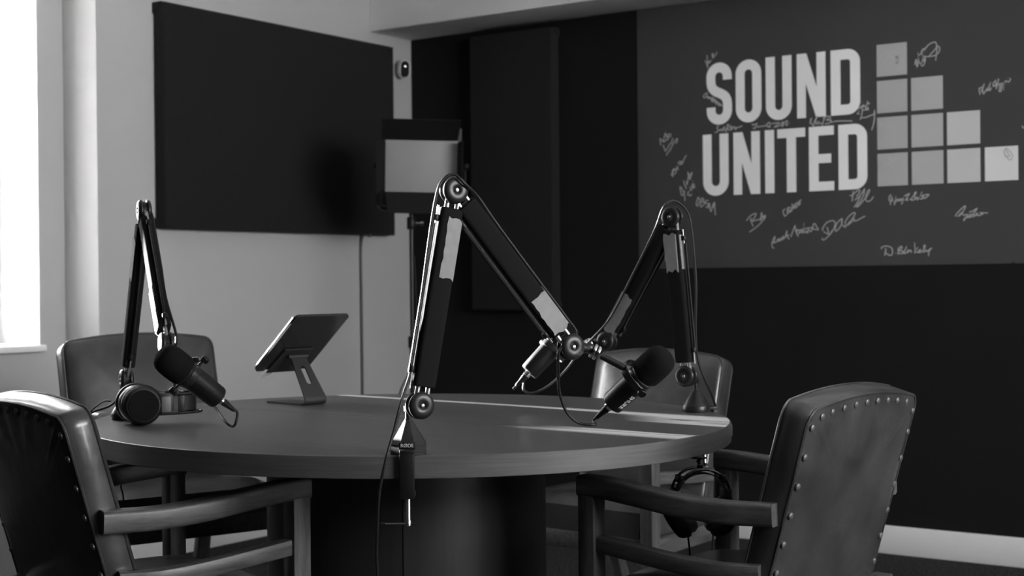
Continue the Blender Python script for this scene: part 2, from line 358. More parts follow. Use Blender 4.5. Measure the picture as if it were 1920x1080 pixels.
[[(2509,1788),(2514,1800),(2515,1782),(2522,1799),(2523,1778),(2528,1790),(2532,1777),(2540,1795)],[(2540,1786),(2552,1794)],[(2558,1793),(2557,1811),(2571,1813),(2575,1801),(2562,1793)],[(2574,1801),(2589,1806),(2601,1806)],[(2515,1770),(2552,1785)]],
[[(2766,1777),(2763,1800),(2775,1805),(2782,1816),(2772,1787),(2775,1802),(2779,1779),(2791,1797),(2792,1789),(2806,1820),(2797,1791),(2808,1799),(2802,1788)],[(2826,1827),(2816,1816),(2816,1804),(2826,1812),(2824,1821)],[(2836,1832),(2826,1793)],[(2821,1804),(2843,1813)],[(2843,1811),(2837,1799),(2849,1813),(2844,1784),(2837,1788),(2855,1812),(2852,1798),(2860,1821),(2854,1789),(2856,1798),(2863,1820),(2872,1815),(2879,1825),(2876,1829)],[(2870,1832),(2871,1831)]],
[[(2921,1649),(2922,1643),(2926,1640),(2931,1639),(2936,1641)]],
[[(2862,1569),(2853,1554),(2874,1523),(2885,1541),(2862,1569),(2864,1555),(2877,1537)],[(2855,1538),(2874,1537)]]]
# ------------------------------------------------------------------ room shell
H = 2.75
RX0, RX1, RY0 = -0.198, 7.0, -7.6
struct('floor', box(RX0 - 0.4, RX1 + 0.2, RY0 - 0.2, 0.2, -0.1, 0.0), M['carpet'], smooth=False)
struct('ceiling', box(RX0 - 0.4, RX1 + 0.2, RY0 - 0.2, 0.2, H, H + 0.1), M['ceil'], smooth=False)
struct('wall_back', box(0.0, RX1 + 0.2, 0.0, 0.2, 0, H), M['darkwall'], smooth=False)
struct('wall_left', box(-0.5, 0.0, -1.903, 0.2, 0, H, bev=0.004), M['wall'])
bm = bmesh.new()                                     # recessed wall with the window opening cut out
W3_ADDED = dict(y0=-3.16, y1=-2.96, z0=1.03, z1=2.60)  # unseen slit, added so low sun catches the middle arm's base
W1 = dict(y0=-2.585, y1=-2.023, z0=0.862, z1=2.60)
add_box(bm, -0.5, RX0, W1['y1'], -1.903, 0, H)
add_box(bm, -0.5, RX0, W3_ADDED['y1'], W1['y0'], 0, H)
add_box(bm, -0.5, RX0, -3.6, W3_ADDED['y0'], 0, H)
add_box(bm, -0.5, RX0, W3_ADDED['y0'], W3_ADDED['y1'], 0, W3_ADDED['z0'] - 0.025)
add_box(bm, -0.5, RX0, W3_ADDED['y0'], W3_ADDED['y1'], W3_ADDED['z1'], H)
add_box(bm, -0.5, RX0, W1['y0'], W1['y1'], 0, W1['z0'] - 0.025)
add_box(bm, -0.5, RX0, W1['y0'], W1['y1'], W1['z1'], H)
struct('wall_recess', bm, M['wall'], smooth=False)
struct('wall_side', box(-0.5, RX0, RY0, -3.6, 0, H), M['darkwall'], smooth=False)  # out of view; dark finish added to soak up bounced light
struct('wall_front', box(RX0 - 0.3, RX1 + 0.2, RY0 - 0.2, RY0, 0, H), M['darkwall'], smooth=False)  # unseen wall, dark finish added to lower the bounce
W2 = dict(y0=-4.4, y1=-1.4, z0=1.55, z1=2.60)
bm = bmesh.new()
add_box(bm, RX1, RX1 + 0.2, W2['y1'], 0.0, 0, H); add_box(bm, RX1, RX1 + 0.2, -4.6, W2['y0'], 0, H)
add_box(bm, RX1, RX1 + 0.2, W2['y0'], W2['y1'], 0, W2['z0']); add_box(bm, RX1, RX1 + 0.2, W2['y0'], W2['y1'], W2['z1'], H)
struct('wall_right', bm, M['wall'], smooth=False)
struct('wall_right_end', box(RX1, RX1 + 0.2, RY0, -4.6, 0, H), M['darkwall'], smooth=False)  # unseen end of the wall, dark finish added to cut bounced light
# boxed-in soffit along the sign wall
struct('trim_1', box(0.0, RX1, -0.309, 0.0, 2.272, H, bev=0.003), M['ceil'])  # same white as the walls, its brightness put into a paler colour
struct('baseboard_back', box(0.02, RX1, -0.018, 0.0, 0.0, 0.111, bev=0.004), M['jamb'])
struct('baseboard_left', box(0.0, 0.018, -1.903, -0.018, 0.0, 0.111, bev=0.004), M['jamb'])

def window(n, xa, xb, w, sill=None, mull=True):
    """frame, mullion, pane and sill for an opening in an x = const wall (xa < xb)"""
    t = bpy.data.objects.new('window_%d' % n, None); COL.objects.link(t)
    t.location = ((xa + xb) / 2, (w['y0'] + w['y1']) / 2, w['z0']); t['kind'] = 'structure'
    L = (xa + xb) / 2; cy = t.location.y; z0 = w['z0']; fw_ = 0.05
    hy = (w['y1'] - w['y0']) / 2; hz = w['z1'] - w['z0']
    bm = bmesh.new()
    add_box(bm, -0.025, 0.025, -hy, -hy + fw_, 0, hz, bev=0.004); add_box(bm, -0.025, 0.025, hy - fw_, hy, 0, hz, bev=0.004)
    add_box(bm, -0.025, 0.025, -hy + fw_, hy - fw_, 0, fw_, bev=0.004); add_box(bm, -0.025, 0.025, -hy + fw_, hy - fw_, hz - fw_, hz, bev=0.004)
    obj('window_frame', bm, M['jamb'], t)
    if mull: obj('mullion', box(-0.02, 0.02, -0.022, 0.022, fw_, hz - fw_, bev=0.003), M['jamb'], t)
    for ya, yb in (((-hy + fw_, -0.022), (0.022, hy - fw_)) if mull else ((-hy + fw_, hy - fw_),)):
        obj('pane', box(-0.003, 0.003, ya, yb, fw_, hz - fw_), M['glass'], t, smooth=False)
    if sill:
        o = obj('window_sill', box(*sill, bev=0.004), M['jamb'], t); o.location = -t.location
    return t
window(1, -0.50, -0.45, W1, mull=False, sill=(-0.45, -0.165, W1['y0'] - 0.03, W1['y1'] + 0.008, W1['z0'] - 0.025, W1['z0']))
window(3, -0.50, -0.45, W3_ADDED, mull=False, sill=(-0.45, -0.165, W3_ADDED['y0'] - 0.008, W3_ADDED['y1'] + 0.008, W3_ADDED['z0'] - 0.025, W3_ADDED['z0']))  # added slit window, out of view
window(2, 7.08, 7.14, W2, sill=(6.96, 7.08, W2['y0'] - 0.03, W2['y1'] + 0.03, W2['z0'], W2['z0'] + 0.02))

# ------------------------------------------------------------------ sign wall mural
mural = thing('wall_mural', 'dark printed wall mural with block lettering, grey squares and silver marker signatures', 'mural', (2.3, 0.0, 1.136))
def on_wall(o):                                       # parts are written in wall coordinates (x, z)
    return o
WM = Matrix.Translation((-2.3, 0, -1.136)) @ Matrix(((1, 0, 0, 0), (0, 0, -1, 0), (0, 1, 0, 0), (0, 0, 0, 1)))  # (x,z,-y) -> local
def wm(off): return WM @ Matrix.Translation((0, 0, off))
obj('printed_sheet', add_plate(bmesh.new(), [(1.275, 1.136), (3.9, 1.136), (3.9, 2.272), (1.275, 2.272)], 0.0, 0.003, WM), M['mural'], mural, smooth=False)

def arc(cx, cz, rx, rz, a0, a1, n=8):
    return [(cx + rx * math.cos(math.radians(a0 + (a1 - a0) * k / n)), cz + rz * math.sin(math.radians(a0 + (a1 - a0) * k / n))) for k in range(n + 1)]
SW = 0.041                                            # stroke width of the lettering
def letter(ch, x0, x1, z0, z1):
    bm = bmesh.new(); m = wm(0.003); w = SW; h = w / 2
    a, b, c, d = x0 + h, x1 - h, z0 + h, z1 - h       # centre lines
    r = (b - a) / 2; R = min(r, 0.045)
    def st(pts, closed=False, ww=w): add_strip(bm, pts, ww, closed, m)
    def poly(p): add_plate(bm, p, 0, 0.0008, m)
    if ch == 'O':
        st(arc(a + r, d - r, r, r, 0, 180, 14) + arc(a + r, c + r, r, r, 180, 360, 14), True)
    elif ch == 'U':
        st([(a, z1)] + arc(a + r, c + r, r, r, 180, 360, 14) + [(b, z1)])
    elif ch == 'D':
        rr = 0.032
        st([(a, c), (a, d)] + arc(b - rr, d - rr, rr, rr, 90, 0, 8) + arc(b - rr, c + rr, rr, rr, 0, -90, 8), True)
    elif ch == 'N':
        k = w * 1.02; w2 = w * 0.94
        lo = lambda x: z1 + (z0 - z1) * (x - x0) / (x1 - k - x0)
        hi = lambda x: z1 + (z0 - z1) * (x - x0 - k) / (x1 - k - x0)
        poly([(x0, z0), (x0 + w2, z0), (x0 + w2, lo(x0 + w2)), (x1 - k, z0), (x1, z0), (x1, z1), (x1 - w2, z1), (x1 - w2, hi(x1 - w2)), (x0 + k, z1), (x0, z1)])
    elif ch == 'I':
        poly([(x0, z0), (x0 + w, z0), (x0 + w, z1), (x0, z1)])
    elif ch == 'T':
        xm = (x0 + x1) / 2
        poly([(x0, z1 - w * .9), (x1, z1 - w * .9), (x1, z1), (x0, z1)]); poly([(xm - h, z0), (xm + h, z0), (xm + h, z1 - w * .9), (xm - h, z1 - w * .9)])
    elif ch == 'E':
        zm = (z0 + z1) / 2
        poly([(x0, z0), (x0 + w, z0), (x0 + w, z1), (x0, z1)])
        for za, xe in ((z0, x1), (z1 - w * .9, x1), (zm - w * .45, x1 - 0.012)):
            poly([(x0 + w, za), (xe, za), (xe, za + w * .9), (x0 + w, za + w * .9)])
    elif ch == 'S':
        up_ = d - r; lo = c + r; zt = z0 + (z1 - z0) * 0.70; zb = z0 + (z1 - z0) * 0.30
        path = [(b, zt + 0.004), (b, up_)] + arc(a + r, up_, r, r, 0, 180, 12)[1:] + [(a, z0 + (z1 - z0) * .70)]
        A0 = Vector((a, z0 + (z1 - z0) * .70)); B0 = Vector((b, z0 + (z1 - z0) * .32))
        for k in range(1, 10):
            t = k / 10; u = 1 - t
            p = A0 * u ** 3 + Vector((a, A0.y - .065)) * 3 * u * u * t + Vector((b, B0.y + .065)) * 3 * u * t * t + B0 * t ** 3
            path.append((p.x, p.y))
        path += [(b, B0.y)] + arc(a + r, lo, r, r, 0, -180, 12) + [(a, zb - 0.004)]
        st(path)
    return obj('letter', bm, M['letter'], mural, smooth=False)
for ch, x0, x1 in (('S', 1.613, 1.731), ('O', 1.749, 1.866), ('U', 1.886, 2.001), ('N', 2.024, 2.148), ('D', 2.170, 2.293)):
    o = letter(ch, x0, x1, 1.741, 2.003); o['label'] = 'big pale letter %s of the top word' % ch
for ch, x0, x1 in (('U', 1.593, 1.713), ('N', 1.736, 1.857), ('I', 1.880, 1.922), ('T', 1.936, 2.058), ('E', 2.074, 2.181), ('D', 2.200, 2.320)):
    o = letter(ch, x0, x1, 1.441, 1.702); o['label'] = 'big pale letter %s of the bottom word' % ch
cols = [(2.362, 2.484), (2.500, 2.624), (2.639, 2.765), (2.782, 2.905)]
rows = [(1.880, 2.006), (1.736, 1.863), (1.593, 1.719), (1.448, 1.576)]
for ci, (xa, xb) in enumerate(cols):
    for ri, (za, zb) in enumerate(rows):
        if ri >= ci:
            obj('square', add_plate(bmesh.new(), [(xa, za), (xb, za), (xb, zb), (xa, zb)], 0.003, 0.0038, WM), M['sq%d' % (ci + 1)], mural, smooth=False)
for i, strokes in enumerate(SIG):
    bm = bmesh.new()
    for s in strokes:
        P = [(a / 1000.0, b / 1000.0) for a, b in s]
        Q = [(p.x, p.y) for p in catmull([(a, b, 0) for a, b in P], 3)] if len(P) > 2 else P
        add_strip(bm, Q, 0.0038, False, wm(0.0038), 0.0005)
    obj('signature', bm, M['ink_dark'] if i == len(SIG) - 1 else M['ink'], mural, smooth=False)
bm = add_lathe(bmesh.new(), [(0.004, 0), (0.004, 0.006), (0.0025, 0.009), (0, 0.009)], Matrix.Translation((2.885, -0.003, 1.139)) @ Matrix.Rotation(PI / 2, 4, 'X'), 12)
tag(obj('push_pin', bm, M['chrome']), 'tiny bright push pin at the bottom edge of the mural', 'pin')

# ------------------------------------------------------------------ acoustic panels
def acoustic_panel(name, label, x0, x1, y0, y1, z0, z1, axis, fold=True):
    t = thing(name, label, 'acoustic panel', ((x0 + x1) / 2, (y0 + y1) / 2, z0))
    lx, ly, lz = (x1 - x0) / 2, (y1 - y0) / 2, z1 - z0
    bm = box(-lx, lx, -ly, ly, 0, lz, bev=0.012, seg=3)
    obj('fabric_body', bm, M['felt'], t)
    # the fabric is folded like a parcel at each front corner: a thin raised flap
    for sz in (0, 1):
        for s in (-1, 1):
            z = lz - 0.001 if sz else 0.001; dz = -0.045 if sz else 0.045
            if axis == 'x':
                y = s * (ly + 0.0005)
                vs = [(-lx * .95, y, z), (lx * .8, y, z), (-lx * .95, y, z + dz)]; off = Vector((0, s * 0.003, 0))
            else:
                x = s * (lx + 0.0005)
                vs = [(x, ly * .95, z), (x, -ly * .8, z), (x, ly * .95, z + dz)]; off = Vector((s * 0.003, 0, 0))
            bm = bmesh.new()
            A = [bm.verts.new(Vector(v)) for v in vs]; B = [bm.verts.new(Vector(v) + off) for v in vs]
            bm.faces.new(A[::-1]); bm.faces.new(B)
            for k in range(3): bm.faces.new((A[k], A[(k + 1) % 3], B[(k + 1) % 3], B[k]))
            obj('corner_fold', bm, M['felt'], t, smooth=False)
    return t
acoustic_panel('acoustic_panel', 'wide charcoal fabric acoustic panel on the white wall', 0.0005, 0.065, -1.625, -0.207, 1.309, 2.207, 'x')
acoustic_panel('acoustic_panel', 'tall narrow charcoal acoustic panel on the dark sign wall', 0.400, 0.866, -0.065, -0.0005, 0.953, 2.236, 'y')

# ------------------------------------------------------------------ small wall fittings
camt = thing('security_camera', 'small white security camera with black oval face beside the wide panel', 'camera', (0.0, -0.082, 2.118))
obj('wall_mount', add_lathe(bmesh.new(), [(0.028, 0), (0.028, 0.006), (0.012, 0.014), (0.010, 0.03), (0, 0.03)], Matrix.Rotation(PI / 2, 4, 'Y'), 24), M['white'], camt)
axis_c = Vector((0.78, -0.60, -0.14)).normalized()
def stadium(w, h, n=10):
    r = w / 2; return [(r * math.cos(PI * k / n), (h / 2 - r) + r * math.sin(PI * k / n)) for k in range(n + 1)] + [(r * math.cos(PI + PI * k / n), -(h / 2 - r) + r * math.sin(PI + PI * k / n)) for k in range(n + 1)]
mc = Matrix.Translation((0.022, -0.012, 0.0)) @ frame_from(axis_c, Vector((0, 0, 1)).cross(axis_c)).to_4x4()
bm = bmesh.new()
add_plate(bm, stadium(0.058, 0.088), 0.0, 0.052, mc, bev=0.008)
obj('camera_body', bm, M['white'], camt)
fc = obj('face_plate', add_plate(bmesh.new(), stadium(0.042, 0.078), 0.0515, 0.055, mc, bev=0.002), M['matte'], camt)
obj('lens', add_lathe(bmesh.new(), [(0.008, 0.055), (0.008, 0.057), (0.004, 0.0585), (0, 0.0585)], mc @ Matrix.Translation((0, 0.012, 0)), 16), M['chrome'], fc)

tag(obj('hanging_cord', tube(catmull([(0.072, -0.396, 1.306), (0.012, -0.396, 1.285), (0.010, -0.397, 1.0), (0.009, -0.395, 0.6), (0.009, -0.396, 0.13), (0.02, -0.396, 0.02), (0.06, -0.45, 0.006)], 6), 0.006, 8), M['greyplate']), 'grey cord running down the white wall below the wide panel', 'cord')

# ------------------------------------------------------------------ panel light and its stand
LB = Vector((0.626, -0.783, 0.0))
ls = thing('light_stand', 'thin black light stand behind the table near the corner', 'light stand', LB)
def seg(a, b, r, n=16): return tube([a, b], r, n)
obj('lower_tube', seg((0, 0, 0.16), (0, 0, 0.86), 0.0125), M['satin'], ls)
obj('upper_tube', seg((0, 0, 0.80), (0, 0, 1.40), 0.0095), M['satin'], ls)
obj('pivot_post', seg((0, 0, 1.395), (0, 0, 1.415), 0.008), M['steel'], ls)
for z in (0.835, 1.335):
    c = obj('clamp_collar', add_lathe(bmesh.new(), [(0.017, z - 0.025), (0.019, z - 0.022), (0.019, z + 0.022), (0.017, z + 0.025)], None, 20), M['black'], ls)
    obj('clamp_knob', add_lathe(bmesh.new(), [(0.005, 0), (0.005, 0.02), (0.011, 0.022), (0.011, 0.036), (0, 0.038)], Matrix.Translation((0.014, 0.010, z)) @ frame_from((0.819, 0.5, 0), (0, 0, 1)).to_4x4(), 14), M['chrome'], c)
for k in range(3):
    a = math.radians(70 + 120 * k); d = Vector((math.cos(a), math.sin(a), 0))
    lg = obj('leg', seg(Vector((0, 0, 0.44)) + d * 0.014, d * 0.36 + Vector((0, 0, 0.012)), 0.009, 10), M['satin'], ls)
    obj('rubber_foot', add_lathe(bmesh.new(), [(0.009, 0.0), (0.013, 0.004), (0.013, 0.018), (0.009, 0.024)], Matrix.Translation(d * 0.36), 12), M['rubber'], lg)
    obj('leg_brace', seg((0, 0, 0.17), d * 0.19 + Vector((0, 0, 0.22)), 0.006, 8), M['satin'], ls)
obj('leg_hub', add_lathe(bmesh.new(), [(0.016, 0.425), (0.024, 0.43), (0.024, 0.455), (0.016, 0.46)], None, 20), M['black'], ls)

LP = Vector((0.679, -0.779, 1.571))
pl = thing('panel_light', 'square black panel light with barn doors, tipped forward on its stand', 'lamp', LB + Vector((0, 0, 1.415)))
nrm = Vector((0.60, -0.79, -0.10)).normalized()
ml = Matrix.Translation(LP - pl.location) @ frame_from(nrm, Vector((0, 0, 1)).cross(nrm)).to_4x4() @ Matrix.Rotation(math.radians(-1.5), 4, 'Z')
bm = bmesh.new(); add_box(bm, -0.168, 0.168, -0.165, 0.165, -0.05, 0.0, ml, bev=0.008)
hd = obj('housing', bm, M['black'], pl)
obj('diffuser', add_box(bmesh.new(), -0.150, 0.150, -0.108, 0.108, -0.002, 0.004, ml, bev=0.001), M['diffuser'], pl)
def flap(w0, w1, h, hinge, rot):
    bm = bmesh.new(); add_plate(bm, [(-w0 / 2, 0), (w0 / 2, 0), (w1 / 2, h), (-w1 / 2, h)], 0, 0.003, ml @ hinge @ rot); return bm
T = Matrix.Translation; R_ = Matrix.Rotation
obj('barn_door', flap(0.30, 0.33, 0.135, T((0, 0.112, 0.004)), R_(math.radians(52), 4, 'X')), M['matte'], pl, smooth=False)
obj('barn_door', flap(0.30, 0.27, 0.09, T((0, -0.112, 0.004)), R_(PI, 4, 'Z') @ R_(math.radians(22), 4, 'X')), M['matte'], pl, smooth=False)
obj('barn_door', flap(0.20, 0.23, 0.09, T((-0.155, 0, 0.004)), R_(PI / 2, 4, 'Z') @ R_(math.radians(70), 4, 'X')), M['matte'], pl, smooth=False)
obj('barn_door', flap(0.20, 0.23, 0.09, T((0.155, 0, 0.004)), R_(-PI / 2, 4, 'Z') @ R_(math.radians(78), 4, 'X')), M['matte'], pl, smooth=False)
yk = [(-0.182, 0.0, -0.025), (-0.182, -0.12, -0.03), (-0.17, -0.178, -0.035), (-0.06, -0.182, -0.04), (0.06, -0.182, -0.04), (0.17, -0.178, -0.035), (0.182, -0.12, -0.03), (0.182, 0.0, -0.025)]
obj('yoke', tube([ml @ Vector(p) for p in catmull(yk, 4)], 0.007, 8), M['satin'], pl)
for s in (-1, 1):
    obj('yoke_knob', add_lathe(bmesh.new(), [(0.006, 0), (0.006, 0.012), (0.014, 0.014), (0.014, 0.028), (0.010, 0.031), (0, 0.031)], ml @ T((s * 0.170, 0.0, -0.025)) @ R_(s * PI / 2, 4, 'Y'), 16), M['black'], pl)
obj('stand_socket', seg(ml @ Vector((0, -0.183, -0.04)), Vector((0, 0, -0.0005)), 0.012, 12), M['black'], pl)
tag(obj('power_cord', tube(catmull([(0.6335, -0.775, 1.20), (0.6385, -0.772, 1.0), (0.6385, -0.772, 0.75), (0.6331, -0.800, 0.72), (0.6199, -0.8258, 0.6794), (0.6141, -0.8545, 0.6299), (0.6258, -0.8833, 0.57), (0.66, -0.92, 0.3), (0.68, -0.95, 0.03), (0.74, -0.97, 0.005)], 6), 0.0035, 8), M['rubber']), 'thin black power cord hanging beside the light stand', 'cord')

# ------------------------------------------------------------------ round table
TC = Vector((2.151, -2.692, 0.0)); TA, TB, TH = 0.811, 0.750, 0.045
tb = thing('round_table', 'big round wood-look meeting table with thick edge on a drum base', 'table', TC)
SEAM = -0.012
def half_top(sign):
    bm = bmesh.new(); gap = 0.0006
    n = 72; ys = SEAM + sign * gap
    a0 = math.asin(ys / TB)
    rim = []
    for k in range(n + 1):
        a = (a0 + (PI - 2 * a0) * k / n) if sign > 0 else (PI - a0 + (PI + 2 * a0) * k / n)
        rim.append((math.cos(a), math.sin(a)))
    def ring(ins, z): return [bm.verts.new(((TA - ins) * c, max(ys + (ins if sign > 0 else -9), (TB - ins) * s) if sign > 0 else min(ys - ins, (TB - ins) * s), z)) for c, s in rim]
    L = [ring(0.0012, 0.75 - TH), ring(0.0012, 0.75 - 0.0020), ring(0.0020, 0.75 - 0.0005), ring(0.0035, 0.75)]
    m = len(L[0])
    for a, b in zip(L[:-1], L[1:]):
        for i in range(m): bm.faces.new((a[i], a[(i + 1) % m], b[(i + 1) % m], b[i]))
    bm.faces.new(L[0][::-1]); bm.faces.new(L[-1])
    return bm
obj('tabletop_half', half_top(1), M['table'], tb, angle=9); obj('tabletop_half', half_top(-1), M['table'], tb, angle=9)
bm = bmesh.new(); n = 144
R0 = [[bm.verts.new(((TA + o) * math.cos(2 * PI * i / n), (TB + o) * math.sin(2 * PI * i / n), z)) for i in range(n)] for o, z in ((-0.0011, 0.7052), (0, 0.7062), (0, 0.7490), (-0.0006, 0.7496), (-0.0011, 0.7493))]
for a, b in zip(R0, R0[1:] + R0[:1]):
    for i in range(n): bm.faces.new((a[i], a[(i + 1) % n], b[(i + 1) % n], b[i]))
obj('edge_band', bm, M['band'], tb)
PR = 0.345
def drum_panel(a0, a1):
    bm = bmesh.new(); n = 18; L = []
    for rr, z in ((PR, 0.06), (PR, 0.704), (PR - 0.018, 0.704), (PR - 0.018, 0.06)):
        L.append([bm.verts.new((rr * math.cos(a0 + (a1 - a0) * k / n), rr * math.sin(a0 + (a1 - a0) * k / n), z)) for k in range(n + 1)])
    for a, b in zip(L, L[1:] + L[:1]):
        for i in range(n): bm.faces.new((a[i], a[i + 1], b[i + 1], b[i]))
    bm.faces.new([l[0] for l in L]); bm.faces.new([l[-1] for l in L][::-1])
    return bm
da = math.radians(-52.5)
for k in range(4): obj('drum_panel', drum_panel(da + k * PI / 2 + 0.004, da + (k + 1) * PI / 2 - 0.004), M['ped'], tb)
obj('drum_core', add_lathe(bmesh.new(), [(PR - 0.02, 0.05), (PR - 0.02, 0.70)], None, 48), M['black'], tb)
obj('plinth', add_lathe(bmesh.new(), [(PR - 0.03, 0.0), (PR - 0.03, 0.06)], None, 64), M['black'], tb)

# ------------------------------------------------------------------ armchairs
def back_outline(hw, z0, zc, crown, r, n=10):
    """outline in (x, v): v measured up the back; rounded top corners and a crowned top edge"""
    pts = [(-hw + 0.012, z0), (hw - 0.012, z0), (hw, z0 + 0.012)]
    top = lambda x: zc + crown * (1 - (x / hw) ** 2)
    pts += [(hw, z0 + (zc - r - z0) * k / 6) for k in range(1, 6)]
    pts += [(hw - r + r * math.cos(math.radians(a)), zc - r + (r + (top(hw - r) - zc) ) * math.sin(math.radians(a))) for a in (0, 18, 36, 54, 72)]
    pts += [(x, top(x)) for x in [hw - r - (2 * (hw - r)) * k / 14 for k in range(15)]]
    pts += [(-hw + r - r * math.cos(math.radians(a)), zc - r + (r + (top(hw - r) - zc)) * math.sin(math.radians(a))) for a in (72, 54, 36, 18, 0)]
    pts += [(-hw, z0 + (zc - r - z0) * k / 6) for k in range(5, 0, -1)] + [(-hw, z0 + 0.012)]
    return pts
NAIL_BM = None
def make_chair(label, pos, ang, dz=0.0, nails=True):
    t = thing('armchair', label, 'chair', (pos[0], pos[1], 0.0), math.radians(ang) - PI / 2, 'leather armchairs round the table')
    lm, wd = M['leather'], M['wood']
    WF, WB, DB, TT = 0.300, 0.245, 0.541, 0.279
    # seat cushion: tapered rounded slab with a domed top
    bm = bmesh.new(); nx, ny = 12, 10; zt, zb = 0.435 + dz, 0.335 + dz
    def sp(u, v, top):
        x = u * (0.245 - 0.02 * (1 - v)); y = -0.475 + v * 0.462
        e = max(0.0, 1 - abs(u) ** 6) * max(0.0, 1 - abs(2 * v - 1) ** 8)
        return (x, y, (zt - 0.02 + 0.035 * e ** 0.4 * (1 - 0.25 * (u * u + (2 * v - 1) ** 2))) if top else zb)
    G = [[bm.verts.new(sp(-1 + 2 * i / nx, j / ny, True)) for i in range(nx + 1)] for j in range(ny + 1)]
    for j in range(ny):
        for i in range(nx): bm.faces.new((G[j][i], G[j][i + 1], G[j + 1][i + 1], G[j + 1][i]))
    rim = [G[0][i] for i in range(nx + 1)] + [G[j][nx] for j in range(1, ny + 1)] + [G[ny][i] for i in range(nx - 1, -1, -1)] + [G[j][0] for j in range(ny - 1, 0, -1)]
    low = [bm.verts.new((v.co.x, v.co.y, zb)) for v in rim]; m = len(rim)
    for i in range(m): bm.faces.new((rim[i], rim[(i + 1) % m], low[(i + 1) % m], low[i]))
    bm.faces.new(low[::-1])
    obj('seat', bm, lm, t, angle=50)
    # upholstered back
    zc, crown = 0.827 + dz, 0.022
    ca = math.atan(TT); cs = math.cos(ca)
    v1 = (zc - 0.34 - dz) / cs                     # length up the slope to the corner
    base = Vector((0, -DB + (zc - 0.34 - dz) * TT, 0.34 + dz))
    upv = Vector((0, -math.sin(ca), cs)); fwd = Vector((0, cs, math.sin(ca)))
    out = back_outline(WB, 0.0, v1, crown, 0.030)
    cx, cv = 0.0, v1 * 0.55; th = 0.066
    def P(x, v, d): return base + Vector((x, 0, 0)) + upv * v + fwd * d
    def shr(p, k): # inset by k metres towards the centre
        x, v = p; 
        return (x - math.copysign(min(k, abs(x)), x) if abs(x) > 1e-6 else x, v - (k if v > cv else -k) * (1 if abs(v - cv) > 0.15 else abs(v - cv) / 0.15))
    layers = [[P(*shr(p, 0.004), 0.0) for p in out], [P(*p, 0.005) for p in out], [P(*p, th - 0.012) for p in out], [P(*shr(p, 0.004), th - 0.003) for p in out], [P(*shr(p, 0.013), th + 0.004) for p in out]]
    for k, bulge in ((0.80, 0.014), (0.55, 0.022), (0.25, 0.026)):
        layers.append([P(cx + (p[0] - cx) * k, cv + (p[1] - cv) * k, th + bulge) for p in out])
    bm = bmesh.new(); L = [[bm.verts.new(q) for q in l] for l in layers]; m = len(out)
    for a, b in zip(L[:-1], L[1:]):
        for i in range(m): bm.faces.new((a[i], a[(i + 1) % m], b[(i + 1) % m], b[i]))
    c = bm.verts.new(P(cx, cv, th + 0.027))
    for i in range(m): bm.faces.new((L[-1][i], L[-1][(i + 1) % m], c))
    bm.faces.new(L[0][::-1])
    back = obj('backrest', bm, lm, t, angle=50)
    # outer back panel, slightly puckered between the nails
    ins = [shr(p, 0.007) for p in out]
    bm = bmesh.new(); rings = []
    for k, d in ((1.0, -0.001), (0.97, -0.0035), (0.90, -0.006), (0.6, -0.009), (0.3, -0.010)):
        rings.append([bm.verts.new(P(p[0] * k, cv + (p[1] - cv) * k, d + (0.0015 * math.sin(i * 2.1) if 0.85 < k < 0.99 else 0))) for i, p in enumerate(ins)])
    low = [bm.verts.new(P(p[0], p[1], 0.002)) for p in ins]
    for a, b in zip([low] + rings[:-1], rings):
        for i in range(m): bm.faces.new((a[i], a[(i + 1) % m], b[(i + 1) % m], b[i]))
    c = bm.verts.new(P(0, cv, -0.0105))
    for i in range(m): bm.faces.new((rings[-1][i], rings[-1][(i + 1) % m], c))
    bm.faces.new(low[::-1])
    pan = obj('outer_back_panel', bm, lm, t, angle=60)
    obj('piping', tube([P(*shr(p, 0.0025), 0.0) for p in out], 0.0030, 6, True), lm, t)
    obj('piping', tube([P(*shr(p, 0.0012), th - 0.006) for p in out], 0.0028, 6, True), lm, t)
    if nails:                                         # nail heads round the sides and top of the outer back
        peri = []; seq = ins[2:] + [ins[0]]
        acc = 0.0; nxt = 0.03
        for p, q in zip(seq[:-1], seq[1:]):
            l = math.hypot(q[0] - p[0], q[1] - p[1])
            while nxt < acc + l:
                k = (nxt - acc) / l; peri.append((p[0] + (q[0] - p[0]) * k, p[1] + (q[1] - p[1]) * k)); nxt += 0.049 if (p[1] > v1 - 0.02) else 0.062
            acc += l
        first = None
        for p in peri:
            q = (p[0] - math.copysign(min(0.009, abs(p[0])), p[0]) if abs(p[0]) > 0.2 else p[0], p[1] - (0.012 if p[1] > v1 - 0.03 else 0))
            if first is None:
                first = obj('nail_head', add_lathe(bmesh.new(), [(0.0076, -0.002), (0.0074, 0.0006), (0.0054, 0.0020), (0, 0.0026)], frame_from(-fwd, (1, 0, 0)).to_4x4(), 12), M['nail'], pan)
                first.location = P(q[0], q[1], -0.0058)
            else:
                share(first, pan, P(q[0], q[1], -0.0058))
    # wooden frame
    leg = 0.045
    for s in (-1, 1):
        x0 = s * (WF - leg / 2)
        bm = bmesh.new(); zt_ = 0.640 + dz
        prof = [(0.0, 0.70), (0.25, 0.92), (0.40 + dz, 1.0), (zt_, 1.0)]
        R2 = [[bm.verts.new((x0 + a * k, -leg / 2 + b * k, z)) for a, b in rrect(leg, leg, 0.005, 2)] for z, k in prof]
        for a, b in zip(R2[:-1], R2[1:]):
            for i in range(len(a)): bm.faces.new((a[i], a[(i + 1) % len(a)], b[(i + 1) % len(a)], b[i]))
        bm.faces.new(R2[0][::-1]); bm.faces.new(R2[-1])
        obj('front_leg', bm, M['woodv'], t)
        bm = bmesh.new(); xr = s * (WB - 0.026)
        rl = [(0.0, -0.60), (0.18, -0.535), (0.34 + dz, -0.475), (0.42 + dz, -0.46)]
